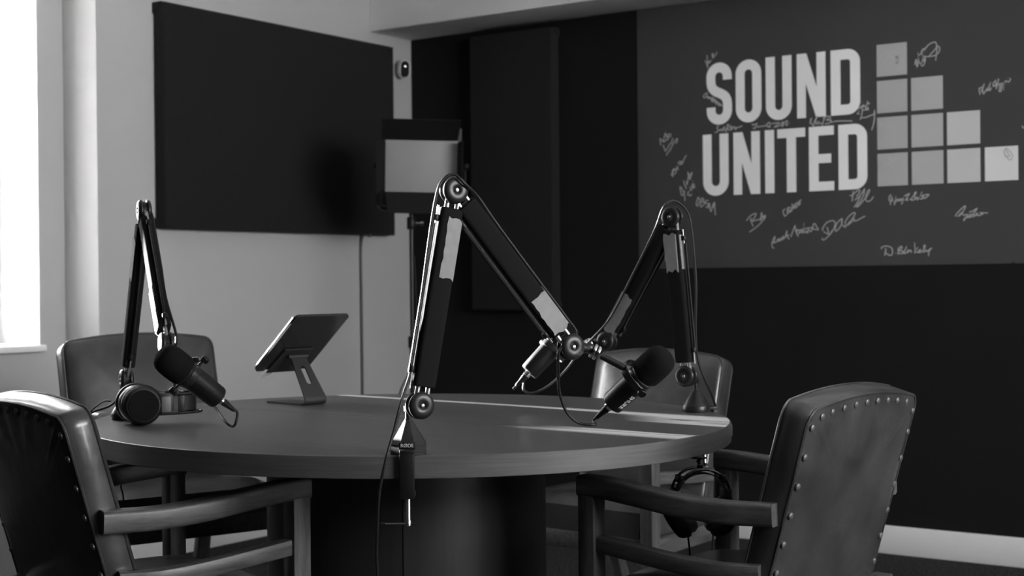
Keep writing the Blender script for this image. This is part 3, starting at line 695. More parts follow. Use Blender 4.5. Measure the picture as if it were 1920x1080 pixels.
        R2 = [[bm.verts.new((xr + a, y + b, z)) for a, b in rrect(0.042, 0.042, 0.005, 2)] for z, y in rl]
        for a, b in zip(R2[:-1], R2[1:]):
            for i in range(len(a)): bm.faces.new((a[i], a[(i + 1) % len(a)], b[(i + 1) % len(a)], b[i]))
        bm.faces.new(R2[0][::-1]); bm.faces.new(R2[-1])
        obj('rear_leg', bm, M['woodv'], t)
        # swept arm: level at the front, dipping and drawing in towards the back
        A = [(s * (WF - 0.024), 0.001, 0.640), (s * (WF - 0.022), -0.06, 0.639), (s * (WF - 0.016), -0.15, 0.632), (s * (WF - 0.014), -0.26, 0.621), (s * (WF - 0.026), -0.36, 0.615), (s * (WB + 0.010), -0.468, 0.617)]
        bm = bmesh.new()
        add_sweep(bm, [p + Vector((0, 0, dz)) for p in catmull(A, 6)], rrect(0.050, 0.046, 0.009, 3), (1, 0, 0))
        obj('armrest', bm, wd, t)
        B = [(s * (WF - 0.026), -0.032, 0.516), (s * (WF - 0.020), -0.13, 0.508), (s * (WF - 0.018), -0.25, 0.498), (s * (WF - 0.024), -0.35, 0.493), (s * (WB + 0.008), -0.43, 0.494)]
        bm = bmesh.new()
        add_sweep(bm, [p + Vector((0, 0, dz)) for p in catmull(B, 6)], rrect(0.036, 0.036, 0.006, 2), (1, 0, 0))
        obj('arm_rail', bm, wd, t)
        bm = bmesh.new()
        add_sweep(bm, [(s * (WF - 0.034), -0.04, 0.31 + dz), (s * (WB - 0.01), -0.475, 0.31 + dz)], rrect(0.026, 0.055, 0.004, 2), (1, 0, 0))
        obj('side_rail', bm, wd, t)
    obj('front_rail', box(-WF + leg, WF - leg, -0.040, -0.012, 0.285 + dz, 0.340 + dz, bev=0.004), wd, t)
    obj('rear_rail', box(-WB + 0.05, WB - 0.05, -0.487, -0.463, 0.285 + dz, 0.34 + dz, bev=0.004), wd, t)
    return t
make_chair('dark leather armchair at right with nail-studded back turned to us', (2.759, -2.517), 174.5)
make_chair('dark leather armchair at lower left, its unlit studded back cut by the frame', (1.963, -3.08), 76.6)
make_chair('dark leather armchair behind the headphones, facing us from the window side', (1.317, -2.607), -20, dz=0.072, nails=False)
make_chair('dark leather armchair against the sign wall, half hidden by the right microphone', (2.10, -1.87), -95, nails=False)
# ------------------------------------------------------------------ boom arms
def sleeve_bm(a, b, side, w, d):
    """fabric sleeve between a and b: soft rectangular section, w along side, d along the joint axis"""
    a, b = Vector(a), Vector(b); u = (b - a).normalized(); s = (side - u * side.dot(u)).normalized(); x = u.cross(s)
    bm = bmesh.new(); rings = []
    for k, sc in ((0.0, 0.80), (0.004, 0.97), (0.02, 1.0), (0.5, 1.02), (0.98, 1.0), (0.996, 0.97), (1.0, 0.80)):
        p = a + (b - a) * k
        rings.append([bm.verts.new(p + s * (i * sc) + x * (j * sc)) for i, j in rrect(w, d, 0.008, 3)])
    for r1, r2 in zip(rings[:-1], rings[1:]):
        n = len(r1)
        for i in range(n): bm.faces.new((r1[i], r1[(i + 1) % n], r2[(i + 1) % n], r2[i]))
    bm.faces.new(rings[0][::-1]); bm.faces.new(rings[-1])
    return bm

def tape_bm(a, b, side, w, d, t0, t1, s0, s1, sgn, jag):
    """strip of tape on the sleeve face that looks along sgn*axis, wrapped round the s1 edge"""
    a, b = Vector(a), Vector(b); u = (b - a).normalized(); s = (side - u * side.dot(u)).normalized(); x = u.cross(s) * sgn
    bm = bmesh.new(); g = 0.0011; rnd = random.Random(jag); n = 9; m = 6
    def pt(t, q, j):
        # q runs 0..1 across the face, 1..1.6 round the edge
        t += (rnd.uniform(-.012, .012) if j in (0, n) else 0)
        base = a + (b - a) * t
        if q <= 1:
            return base + s * (s0 + (s1 - s0) * q) + x * (d / 2 * 1.02 + g)
        return base + s * (w / 2 * 1.02 + g) * (1 if s1 > 0 else -1) + x * (d / 2 - (q - 1) * d * 0.8)
    q_list = [0, .25, .5, .75, .93, 1.25, 1.9]
    G = []
    for j in range(n + 1):
        t = t0 + (t1 - t0) * j / n; off = rnd.uniform(-.05, .05)
        G.append([bm.verts.new(pt(t, max(0, q + (off if q == 0 else 0)) if q else off + .05, j)) for q in q_list])
    for j in range(n):
        for i in range(len(q_list) - 1): bm.faces.new((G[j][i], G[j][i + 1], G[j + 1][i + 1], G[j + 1][i]))
    r = bmesh.ops.solidify(bm, geom=bm.faces[:], thickness=-0.0006)
    return bm

def joint(root, c, axis, ext=None):
    """double disc joint with a recessed bolt each side"""
    A = Vector(axis).normalized()
    for s in (1, -1):
        m = mtx_at(c, A * s)
        d = obj('joint_disc', add_lathe(bmesh.new(), [(0.0, 0.005), (0.0240, 0.005), (0.0264, 0.0065), (0.0268, 0.0090), (0.0256, 0.0122), (0.0225, 0.0146), (0.0180, 0.0160), (0.0130, 0.0164), (0.0090, 0.0158), (0.0066, 0.0146), (0.0056, 0.0136), (0.0, 0.0134)], m, 44), M['satin'], root, angle=60)
        obj('bolt', add_lathe(bmesh.new(), [(0.0042, 0.0134), (0.0042, 0.0150), (0.0034, 0.0160), (0.0016, 0.0165), (0.0, 0.0166)], m, 16), M['steel'], d)
    obj('joint_core', add_lathe(bmesh.new(), [(0.021, -0.0055), (0.021, 0.0055)], mtx_at(c, A), 28), M['black'], root)

def boom_arm(label, base, J1, J2, J3, outward, tapes, face_sign, rod_side, facet=False, clamp=True):
    base = Vector(base); O = base
    J1, J2, J3 = Vector(J1) - O, Vector(J2) - O, Vector(J3) - O
    root = thing('boom_arm', label, 'microphone arm', base, 0.0, 'boom arms on the table')
    h = (J3 - J2); h.z = 0; h.normalize()
    A = Vector((h.y, -h.x, 0))
    if A.dot(CAM_LOC - base) < 0: A = -A
    o = Vector((outward[0], outward[1], 0)).normalized(); sd = Vector((-o.y, o.x, 0))
    # cone base
    if facet:
        bm = bmesh.new(); ang = math.atan2(o.y, o.x)
        prof = [(0.0375, 0.0), (0.0375, 0.004), (0.0370, 0.0045), (0.0375, 0.005), (0.0375, 0.020), (0.0115, 0.062), (0.0095, 0.066)]
        add_lathe(bm, [(r * 1.0, z) for r, z in prof], Matrix.Rotation(ang + PI / 8, 4, 'Z'), 8)
        bs = obj('cone_base', bm, M['satin'], root, angle=20)
    else:
        bs = obj('cone_base', add_lathe(bmesh.new(), [(0.0355, 0.0), (0.0360, 0.001), (0.0360, 0.004), (0.0354, 0.0045), (0.0360, 0.005), (0.0360, 0.014), (0.0350, 0.016), (0.0115, 0.054), (0.0098, 0.056)], None, 40), M['satin'], root)
    # C-clamp over the rim of the table
    mo = Matrix((o, sd, Vector((0, 0, 1)))).transposed().to_4x4()
    if clamp:
        bm = bmesh.new()
        add_box(bm, 0.030, 0.0525, -0.0145, 0.0145, 0.0025, 0.0125, mo, bev=0.002)
        add_box(bm, 0.0405, 0.0525, -0.0145, 0.0145, -0.083, 0.0065, mo, bev=0.0025)
        add_box(bm, 0.006, 0.0505, -0.0145, 0.0145, -0.083, -0.072, mo, bev=0.002)
        cl = obj('clamp_bracket', bm, M['black'], root)
        sx = 0.022
        obj('clamp_screw', add_lathe(bmesh.new(), [(0.008, -0.0462), (0.0045, -0.0502), (0.0045, -0.128), (0.0058, -0.130), (0.0058, -0.139), (0.0040, -0.141)], Matrix.Translation(o * sx), 16), M['steel'], root)
        hb = tube([o * sx + sd * 0.013 + Vector((0, 0, -0.135)), o * sx - sd * 0.050 + Vector((0, 0, -0.135))] if sd.dot(rt) > 0 else [o * sx - sd * 0.013 + Vector((0, 0, -0.135)), o * sx + sd * 0.050 + Vector((0, 0, -0.135))], 0.0016, 8)
        hbar = obj('clamp_handle', hb, M['steel'], root)
        k = 1 if sd.dot(rt) > 0 else -1
        for q in (0.010, -0.050):
            c = o * sx + sd * k * q + Vector((0, 0, -0.135))
            obj('handle_tip', tube([c - sd * 0.005, c + sd * 0.005], 0.0036, 10), M['rubber'], hbar)
    k = 1 if sd.dot(rt) > 0 else -1
    if facet:                                     # flat plate on the front of the cone, with the maker's lettering
        pz = mtx_at(o * 0.0362 + Vector((0, 0, 0.0125)), o, sd if sd.dot(rt) > 0 else -sd)
        bm = bmesh.new()
        sl = Vector((0.0375 * .924 - 0.0115 * .924, 0.062 - 0.020)); th_ = math.atan2(sl.x, sl.y)
        tx = obj('front_plate', add_box(bm, 0.0345, 0.0382, -0.0165, 0.0165, 0.0128, 0.0262, mo, bev=0.001), M['black'], root)
        mt = Matrix.Translation(o * 0.0383 + Vector((0, 0, 0.0195))) @ Matrix(((k * sd.x, 0, o.x, 0), (k * sd.y, 0, o.y, 0), (0, 1, 0, 0), (0, 0, 0, 1)))
        obj('lettering', text_bm('R\u00D8DE', 0.0098, mt, xs=0.98, extrude=0.0002, bold=0.0), M['print'], tx, smooth=False)
    # spigot and bracket up to the first joint
    ztop = 0.064 if facet else 0.054
    obj('spigot', add_lathe(bmesh.new(), [(0.0072, ztop), (0.0072, ztop + 0.004), (0.0058, ztop + 0.005), (0.0058, ztop + 0.018), (0.0085, ztop + 0.020), (0.0085, ztop + 0.030)], None, 18), M['satin'], root)
    pb = Vector((0, 0, ztop + 0.024))
    if (J1 - pb).length > 0.008:
        bm = bmesh.new()
        add_sweep(bm, [pb, pb + (J1 - pb) * 0.5, J1], rrect(0.012, 0.017, 0.003, 2), A)
        obj('knuckle_bracket', bm, M['satin'], root)
    joint(root, J1, A); joint(root, J2, A); joint(root, J3, A)
    for (P, Q, t0, t1, nm) in ((J1, J2, 0.085, 0.915, 'lower'), (J2, J3, 0.085, 0.90, 'upper')):
        u = (Q - P).normalized(); side = A.cross(u).normalized()
        if side.dot(rt) < 0: side = -side
        a, b = P + (Q - P) * t0, P + (Q - P) * t1
        obj(nm + '_sleeve', sleeve_bm(a, b, side, 0.046, 0.030), M['sleeve'], root)
        for s in (-0.010, 0.012):
            obj('arm_tube', tube([P + side * s, Q + side * s], 0.0048, 10), M['steel'], root)
        rs = rod_side[0] if nm == 'lower' else rod_side[1]
        obj('tension_rod', tube([P + u * 0.03 + side * rs * 0.0275, Q - u * 0.035 + side * rs * 0.0275], 0.0024, 8), M['steel'], root)
        obj('spring_cover', tube([P + u * 0.06 + side * rs * 0.0325, Q - u * 0.07 + side * rs * 0.0325], 0.0030, 8), M['black'], root)
        for q in (0.16, 0.86):
            c = P + (Q - P) * q + side * rs * 0.029
            obj('cable_clip', add_lathe(bmesh.new(), [(0.0062, -0.006), (0.0068, -0.004), (0.0068, 0.004), (0.0062, 0.006)], mtx_at(c, u), 12), M['black'], root)
        for tp in tapes:
            if tp[0] == nm:
                u2_ = (b - a).normalized(); xx = u2_.cross(side)
                sg = 1 if xx.dot(A) > 0 else -1
                obj('tape_strip', tape_bm(P, Q, side, 0.046, 0.030, tp[1], tp[2], tp[3], tp[4], sg * face_sign, tp[5]), M['tape'], root, smooth=False)
    return root, A

ARM1 = [(2.6692, -3.2841, 0.8496), (2.7073, -3.2181, 1.2679), (2.8286, -2.9886, 0.9536), (2.8501, -2.9479, 0.9480)]
ARM2 = [(1.5585, -3.073, 0.8504), (1.6674, -3.1039, 1.2696), (1.8962, -3.2387, 0.953), (1.9329, -3.262, 0.9343)]
ARM3 = [(2.6956, -2.2401, 0.8442), (2.6629, -2.2483, 1.2472), (2.4586, -2.2346, 0.9278), (2.4126, -2.2316, 0.9240)]

def rim_base(px, py, inset=0.040):
    """nearest point on the table rim, moved inwards; returns base point and outward direction"""
    a = math.atan2((py - TC.y) / TB, (px - TC.x) / TA)
    n = Vector((math.cos(a) / TA, math.sin(a) / TB, 0)).normalized()
    p = Vector((TC.x + TA * math.cos(a), TC.y + TB * math.sin(a), 0.7503))
    return p - n * inset, n
b1, o1 = rim_base(2.632, -3.279)
arm1, A1 = boom_arm('black microphone arm clamped to the near table edge, in the middle of the view', b1, ARM1[0], ARM1[1], ARM1[2], o1,
    [('lower', 0.59, 0.865, -0.010, 0.0235, 3), ('upper', 0.665, 0.89, -0.020, 0.0235, 5)], 1, (-1, -1), facet=True)
b2, o2 = Vector((1.546, -3.066, 0.7503)), Vector((-0.85, -0.52, 0))   # screwed straight through the table top
arm2, A2 = boom_arm('black microphone arm rising behind the headphones at left', b2, ARM2[0], ARM2[1], ARM2[2], o2,
    [('lower', 0.60, 0.83, 0.020, -0.0235, 9), ('upper', 0.60, 0.90, 0.020, -0.0235, 11)], 1, (1, 1), clamp=False)
b3, o3 = rim_base(2.69, -2.19)
arm3, A3 = boom_arm('black microphone arm clamped to the far right table edge before the back chair', b3, ARM3[0], ARM3[1], ARM3[2], o3,
    [('lower', 0.66, 0.89, -0.0235, 0.0160, 15), ('upper', 0.62, 0.92, 0.020, -0.0235, 17)], 1, (1, 1))

def link_mount(arm, J3, Mt, stem_dir, ring=True):
    O = arm.location; J3 = Vector(J3) - O; Mt = Vector(Mt) - O; sd_ = Vector(stem_dir).normalized()
    bm = bmesh.new(); add_tube(bm, [J3, J3 + (Mt - J3) * 0.5, Mt - (Mt - J3).normalized() * 0.004, Mt], [0.0118, 0.0118, 0.0095, 0.008], 14)
    obj('end_link', bm, M['black'], arm)
    m = mtx_at(Mt - sd_ * 0.007, sd_)
    sw = obj('swivel', add_lathe(bmesh.new(), [(0.0, -0.004), (0.0100, -0.004), (0.0112, -0.002), (0.0112, 0.008), (0.0100, 0.010), (0.0100, 0.014)], m, 22), M['satin'], arm)
    for z in (0.012, 0.021):
        obj('swivel_ring', add_lathe(bmesh.new(), [(0.0095, z - 0.001), (0.0152, z), (0.0158, z + 0.002), (0.0152, z + 0.0055), (0.0095, z + 0.0065)], m, 26), M['chrome'], sw)

# ------------------------------------------------------------------ microphones
def microphone(label, centre, axis, stem, lettered=True, text_turn=0.0, stem_from=None, foam_tip=True):
    """dynamic broadcast microphone; origin at the yoke pivot, local z towards the foam windscreen, local y towards the stem"""
    ax = Vector(axis).normalized(); st = Vector(stem); st = (st - ax * st.dot(ax)).normalized()
    x = st.cross(ax)
    root = bpy.data.objects.new('microphone', None); COL.objects.link(root)
    root.matrix_world = Matrix.Translation(Vector(centre)) @ Matrix((x, st, ax)).transposed().to_4x4()
    root['label'] = label; root['category'] = 'microphone'; root['group'] = 'broadcast microphones on the boom arms'; root.empty_display_size = 0.05
    obj('body', add_lathe(bmesh.new(), [(0.0, -0.083), (0.0215, -0.083), (0.0240, -0.0815), (0.0252, -0.078), (0.0262, -0.040), (0.0272, -0.006), (0.0272, -0.003)], None, 44), M['micbody'], root)
    obj('collar_ring', add_lathe(bmesh.new(), [(0.0272, -0.004), (0.0290, -0.003), (0.0295, 0.0), (0.0295, 0.012), (0.0285, 0.0132), (0.0295, 0.0145), (0.0308, 0.017), (0.0308, 0.0195), (0.029, 0.021)], None, 44), M['satin'], root)
    obj('windscreen', add_lathe(bmesh.new(), [(0.0280, 0.0185), (0.0325, 0.020), (0.0335, 0.026), (0.0340, 0.045), (0.0335, 0.062), (0.0310, 0.074), (0.0255, 0.0825), (0.0170, 0.0868), (0.008, 0.088), (0.0, 0.088)], None, 44), M['foam'], root)
    # yoke: a half hoop round the body, from knob to knob through the stem side
    R = 0.0415; pts = []
    for k in range(25):
        a = PI * k / 24
        pts.append(Vector((R * math.cos(a), R * math.sin(a) * 1.08, 0.004)))
    bm = bmesh.new(); rings = []
    for i, p in enumerate(pts):
        n = Vector((p.x, p.y, 0)).normalized(); e = 0.0065 if 2 < i < 22 else 0.0055
        rings.append([bm.verts.new(p + n * a + Vector((0, 0, b))) for a, b in rrect(0.0036, 2.5 * e, 0.001, 1)])
    for r1, r2 in zip(rings[:-1], rings[1:]):
        n = len(r1)
        for i in range(n): bm.faces.new((r1[i], r1[(i + 1) % n], r2[(i + 1) % n], r2[i]))
    bm.faces.new(rings[0][::-1]); bm.faces.new(rings[-1])
    obj('yoke', bm, M['satin'], root)
    for s in (-1, 1):
        mm = Matrix.Translation((s * 0.0285, 0, 0.004)) @ Matrix.Rotation(s * PI / 2, 4, 'Y')
        obj('pivot_pin', add_lathe(bmesh.new(), [(0.0042, 0.0), (0.0042, 0.0120), (0.0062, 0.0122), (0.0062, 0.0150)], mm, 14), M['chrome'], root)
        obj('yoke_knob', add_lathe(bmesh.new(), [(0.0078, 0.0148), (0.0088, 0.0158), (0.0088, 0.0240), (0.0078, 0.0252), (0.0, 0.0252)], mm, 20), M['black'], root)
    if stem_from is not None:
        a = root.matrix_world.inverted() @ Vector(stem_from)
        obj('stem', tube([a, Vector((0, R * 1.08 - 0.001, 0.004))], 0.0072, 14), M['satin'], root)
    # cable connector
    mc_ = Matrix.Translation((0, 0, -0.083)) @ Matrix.Rotation(PI, 4, 'X')
    obj('socket_ring', add_lathe(bmesh.new(), [(0.0098, 0.0), (0.0098, 0.011), (0.0085, 0.012)], mc_, 22), M['chrome'], root)
    obj('plug', add_lathe(bmesh.new(), [(0.0082, 0.0115), (0.0084, 0.020), (0.0074, 0.022), (0.0070, 0.028), (0.0064, 0.0285), (0.0052, 0.043), (0.0044, 0.047), (0.0030, 0.049)], mc_, 18), M['black'], root)
    if lettered:
        n = 5; bm = bmesh.new()
        mt = Matrix.Rotation(text_turn, 4, 'Z') @ Matrix.Translation((0.0268, 0, -0.047)) @ Matrix(((0, 0, 1, 0), (0, 1, 0, 0), (-1, 0, 0, 0), (0, 0, 0, 1)))
        bm = text_bm('SHURE', 0.0140, mt, extrude=0.0006, xs=1.0)
        for v in bm.verts:                        # wrap the print onto the barrel
            q = Matrix.Rotation(-text_turn, 4, 'Z') @ v.co
            ang = q.y / 0.0264; rr = 0.02655 + (q.z + 0.047) * 0.028 - 0.0002 + (q.x - 0.0268) * 0.3
            q = Vector((rr * math.cos(ang), rr * math.sin(ang), q.z)); v.co = Matrix.Rotation(text_turn, 4, 'Z') @ q
        obj('lettering', bm, M['print'], root, smooth=False)
    return root
S1 = Vector((-0.4113, -0.7385, 0.5342))
X1 = Vector((0.770, 0.029, 0.637))
C1 = Vector((2.9218, -2.8751, 0.8818))
mic1 = microphone('black broadcast microphone on the middle arm, foam end up to the right', C1, X1, S1, True, math.radians(196), stem_from=Vector(ARM1[3]) + (C1 - Vector(ARM1[3])) * 0.22)
link_mount(arm1, ARM1[2], ARM1[3], C1 + S1 * 0.04 - Vector(ARM1[3]))
X2 = Vector((-0.2075, -0.7689, 0.6048)); C2 = Vector((2.0848, -3.339, 0.8908)); K2 = Vector((0.6403, 0.4523, 0.6208))
S2 = X2.cross(K2).normalized()
if S2.dot(Vector(ARM2[3]) - C2) < 0: S2 = -S2
mic2 = microphone('black broadcast microphone hanging from the left arm, foam end facing us', C2, X2, S2, True, math.radians(150), stem_from=Vector(ARM2[3]) + (C2 - Vector(ARM2[3])) * 0.1)
link_mount(arm2, ARM2[2], ARM2[3], C2 - Vector(ARM2[3]))
X3 = Vector((0.503, 0.483, 0.717)); C3 = Vector((2.3478, -2.3368, 0.9092))
S3 = Vector(ARM3[3]) - C3; S3 = (S3 - X3 * S3.dot(X3)).normalized()
mic3 = microphone('black broadcast microphone on the far arm, half hidden behind the middle elbow', C3, X3, S3, True, math.radians(200), stem_from=Vector(ARM3[3]) + (C3 - Vector(ARM3[3])) * 0.1)
link_mount(arm3, ARM3[2], ARM3[3], C3 + S3 * 0.04 - Vector(ARM3[3]))

def plug_end(mic): return mic.matrix_world @ Vector((0, 0, -0.083 - 0.048))
CAB1 = [(2.8365, -2.911, 0.7877), (2.8118, -2.9343, 0.7919), (2.7964, -2.9571, 0.8164), (2.793, -2.9776, 0.8587), (2.8079, -3.0035, 0.9102), (2.8217, -3.018, 0.9493), (2.821, -3.0243, 0.9853), (2.7947, -3.0727, 1.066), (2.7641, -3.1302, 1.1549), (2.7431, -3.1932, 1.2382), (2.7343, -3.2174, 1.2792), (2.7187, -3.2343, 1.2978), (2.703, -3.2515, 1.2842), (2.6966, -3.2623, 1.2508), (2.6869, -3.2696, 1.1806), (2.6727, -3.2803, 1.0565), (2.6586, -3.291, 0.9325), (2.6656, -3.335, 0.8623), (2.6599, -3.3536, 0.8019), (2.6562, -3.372, 0.7516), (2.6419, -3.375, 0.689), (2.6276, -3.365, 0.6208), (2.6166, -3.3549, 0.5625), (2.6063, -3.3406, 0.4674), (2.5668, -3.3103, 0.3326), (2.55, -3.26, 0.12), (2.58, -3.23, 0.02), (2.70, -3.20, 0.006)]
CAB2 = [(2.1117, -3.2354, 0.7812), (2.0976, -3.2331, 0.7756), (2.0713, -3.227, 0.7843), (2.0029, -3.1893, 0.8067), (1.9081, -3.1577, 0.857), (1.8833, -3.1991, 0.9265), (1.8945, -3.2075, 0.9708), (1.8432, -3.1919, 1.0558), (1.7878, -3.157, 1.1308), (1.731, -3.123, 1.2086), (1.6916, -3.1014, 1.262), (1.6518, -3.0903, 1.2904), (1.6273, -3.0832, 1.2652), (1.5921, -3.062, 1.1337), (1.56, -3.0487, 0.9999), (1.5278, -3.0455, 0.8639), (1.485, -3.0498, 0.79), (1.455, -3.10, 0.765), (1.415, -3.13, 0.74), (1.405, -3.135, 0.60), (1.42, -3.12, 0.2), (1.46, -3.06, 0.02), (1.56, -3.0, 0.006)]
CAB3 = [(2.2891, -2.3784, 0.8262), (2.2902, -2.3778, 0.8038), (2.3073, -2.3659, 0.7953), (2.3393, -2.3433, 0.8102), (2.3687, -2.2981, 0.8517), (2.3981, -2.265, 0.9069), (2.4357, -2.2607, 0.9409), (2.4856, -2.2559, 0.9944), (2.5544, -2.258, 1.1053), (2.6223, -2.2668, 1.2133), (2.6561, -2.2774, 1.2727), (2.6734, -2.2529, 1.2878), (2.6893, -2.2175, 1.2618), (2.6966, -2.2075, 1.2164), (2.7018, -2.2042, 1.1483), (2.705, -2.2011, 1.0666), (2.70, -2.1964, 0.9574), (2.70, -2.1874, 0.8886), (2.71, -2.1688, 0.8329), (2.716, -2.140, 0.79), (2.712, -2.112, 0.752), (2.708, -2.100, 0.71), (2.705, -2.100, 0.60), (2.68, -2.10, 0.25), (2.62, -2.12, 0.02), (2.55, -2.1, 0.006)]
j2, j3 = Vector(ARM1[1]), Vector(ARM1[2]); uu = (j3 - j2).normalized(); sdv = A1.cross(uu).normalized()
if sdv.dot(rt) < 0: sdv = -sdv
run = [tuple(j2 + (j3 - j2) * t + sdv * k + A1 * 0.004) for t, k in ((0.97, 0.024), (0.86, 0.029), (0.65, 0.0285), (0.45, 0.0285), (0.25, 0.029), (0.10, 0.031))]
i0 = 6
CAB1 = CAB1[:6] + run + CAB1[10:]
for pts, mic, lab in ((CAB1, mic1, 'microphone cable running up the middle arm and down past the table edge'), (CAB2, mic2, 'microphone cable looping from the left microphone up its arm'), (CAB3, mic3, 'microphone cable looping over the far right arm')):
    e = plug_end(mic); d = -(mic.matrix_world.to_3x3() @ Vector((0, 0, 1)))
    tag(obj('microphone_cable', tube(catmull([e - d * 0.004, e + d * 0.010] + pts, 6), 0.0031, 10), M['rubber']), lab, 'cable', 'microphone cables')

# ------------------------------------------------------------------ headphones
def headphones(label, loc, mx, half, length, tilt, label_plate=True, k=1.0):
    """local x from cup to cup, local z from cups towards the headband, local y across the band"""
    root = bpy.data.objects.new('headphones', None); COL.objects.link(root)
    root.matrix_world = Matrix.Translation(Vector(loc)) @ mx.to_4x4() @ Matrix.Scale(k, 4)
    root['label'] = label; root['category'] = 'headphones'; root.empty_display_size = 0.08
    z0 = 0.048
    def bow(y, h, ln, n=22, x_in=0.0):
        return [Vector(((h - x_in) * math.cos(PI * k / n), y, z0 + (ln - z0) * math.sin(PI * k / n) ** 0.8)) for k in range(n + 1)]
    for y in (-0.021, 0.021):
        obj('band_rod', tube(bow(y, half + 0.006, length), 0.0030, 8), M['gloss'], root)
    bm = bmesh.new(); rings = []
    for p, q in zip(bow(-0.016, half, length * 0.90), bow(0.016, half, length * 0.90)):
        rings.append([bm.verts.new(p), bm.verts.new(q), bm.verts.new(q + Vector((0, 0, 0.0022))), bm.verts.new(p + Vector((0, 0, 0.0022)))])
    for a, b in zip(rings[:-1], rings[1:]):
        for i in range(4): bm.faces.new((a[i], a[(i + 1) % 4], b[(i + 1) % 4], b[i]))
    bm.faces.new(rings[0][::-1]); bm.faces.new(rings[-1])
    obj('head_strap', bm, M['black'], root)
    for s in (-1, 1):
        ms = Matrix.Translation((s * half, 0, 0.0)) @ Matrix.Rotation(s * tilt, 4, 'Y') @ Matrix.Rotation(s * PI / 2, 4, 'Y')
        c = obj('ear_cup', add_lathe(bmesh.new(), [(0.0, -0.010), (0.0405, -0.010), (0.0425, -0.006), (0.0430, 0.002), (0.0405, 0.010), (0.0360, 0.0155), (0.0340, 0.0160), (0.0310, 0.0145), (0.0, 0.0150)], ms, 44), M['rubber'], root)
        obj('grille_disc', add_lathe(bmesh.new(), [(0.0345, 0.0145), (0.0330, 0.0172), (0.0, 0.0190)], ms, 36), M['foam'], c)
        obj('trim_ring', add_lathe(bmesh.new(), [(0.0425, -0.007), (0.0445, -0.006), (0.0448, -0.001), (0.0436, 0.002)], ms, 44, cap=False), M['rubber'], c)
        obj('ear_pad', add_lathe(bmesh.new(), [(0.0, -0.013), (0.022, -0.014), (0.024, -0.026), (0.031, -0.030), (0.038, -0.027), (0.0415, -0.019), (0.0400, -0.009), (0.0, -0.009)], ms, 44), M['leather'], root)
        blk = obj('slider_block', add_box(bmesh.new(), -0.006, 0.007, -0.024, 0.024, 0.030, 0.062, Matrix.Translation((s * (half + 0.004), 0, 0.004)), bev=0.003), M['black'], root)
        if label_plate:
            obj('side_plate', add_box(bmesh.new(), -0.0012, 0.0012, -0.017, 0.017, -0.010, 0.010, Matrix.Translation((s * (half + 0.0115), 0, 0.050)), bev=0.0006), M['greyplate'], blk)
        obj('strap_end', add_box(bmesh.new(), -0.005, 0.005, -0.022, 0.022, 0.0, 0.016, Matrix.Translation((s * (half - 0.006), 0, 0.078)), bev=0.002), M['black'], root)
    return root
def cw(r_, u_, d_): return r0 * r_ + Vector((0, 0, 1)) * u_ + f0 * d_
zx = cw(0.90, 0, 0.44).normalized(); yx = Vector((0, 0, -1)); xx = yx.cross(zx)
if xx.dot(f0) > 0: xx, yx = -xx, -yx
hp1 = headphones('black studio headphones lying on the table top at left', Vector((1.7196, -3.168, 0.7506 + 0.0448 * 1.1)) + f0 * 0.045 + r0 * (-0.014), Matrix((xx, yx, zx)).transposed(), 0.036, 0.138, 0.0, k=1.1)
HC = [(1.622, -3.1753, 0.8071), (1.60, -3.175, 0.806), (1.55, -3.16, 0.790), (1.50, -3.15, 0.766), (1.452, -3.150, 0.752), (1.436, -3.146, 0.735), (1.44, -3.11, 0.66), (1.4997, -3.0546, 0.6056), (1.5062, -3.0503, 0.5716), (1.5116, -3.0469, 0.5241), (1.5109, -3.0482, 0.3), (1.53, -3.03, 0.03), (1.60, -3.05, 0.004)]
tag(obj('headphone_cable', tube(catmull(HC, 6), 0.0021, 8), M['rubber']), 'thin headphone cable arching from the left earcup over the table rim', 'cable')

HK = Vector((2.9785, -2.7144, 0.6951))
hk = thing('table_hook', 'small dark hook under the right table rim holding headphones', 'hook', Vector((HK.x - 0.012, HK.y + 0.02, 0.705)))
hd_ = f0 * -1
P0 = Vector((0, 0, 0))
obj('hook_plate', box(-0.014, 0.014, -0.010, 0.010, -0.004, -0.0002, bev=0.001), M['black'], hk)
obj('hook_arm', tube(catmull([P0 + Vector((0, 0, -0.003)), P0 + Vector((0, 0, -0.012)), P0 + hd_ * 0.012 + Vector((0, 0, -0.022)), P0 + hd_ * 0.030 + Vector((0, 0, -0.022)), P0 + hd_ * 0.036 + Vector((0, 0, -0.012))], 5), 0.004, 10), M['black'], hk)
zx = Vector((0, 0, 1)); xx = cw(0.985, 0, 0.17).normalized(); yx = zx.cross(xx)
HL = 0.108
hp2 = headphones('black headphones hanging from the hook under the right table rim', hk.location + hd_ * 0.022 + Vector((0, 0, -0.0215 - HL)), Matrix((xx, yx, zx)).transposed(), 0.052, HL, math.radians(30), label_plate=False)
q = hp2.matrix_world @ Vector((-0.03, 0, -0.03))
HC2 = [q, q + Vector((0.004, 0, -0.03)), q + Vector((0.004, 0.006, -0.06)), Vector((q.x + 0.010, q.y + 0.02, 0.463)), Vector((q.x + 0.05, q.y + 0.06, 0.4575)), Vector((q.x + 0.10, q.y + 0.10, 0.4585)), Vector((q.x + 0.12, q.y + 0.16, 0.459)), Vector((q.x + 0.07, q.y + 0.19, 0.459))]
tag(obj('headphone_cable', tube(catmull(HC2, 6), 0.0021, 8), M['rubber']), 'thin cable dropping from the hanging headphones onto the right chair seat', 'cable')

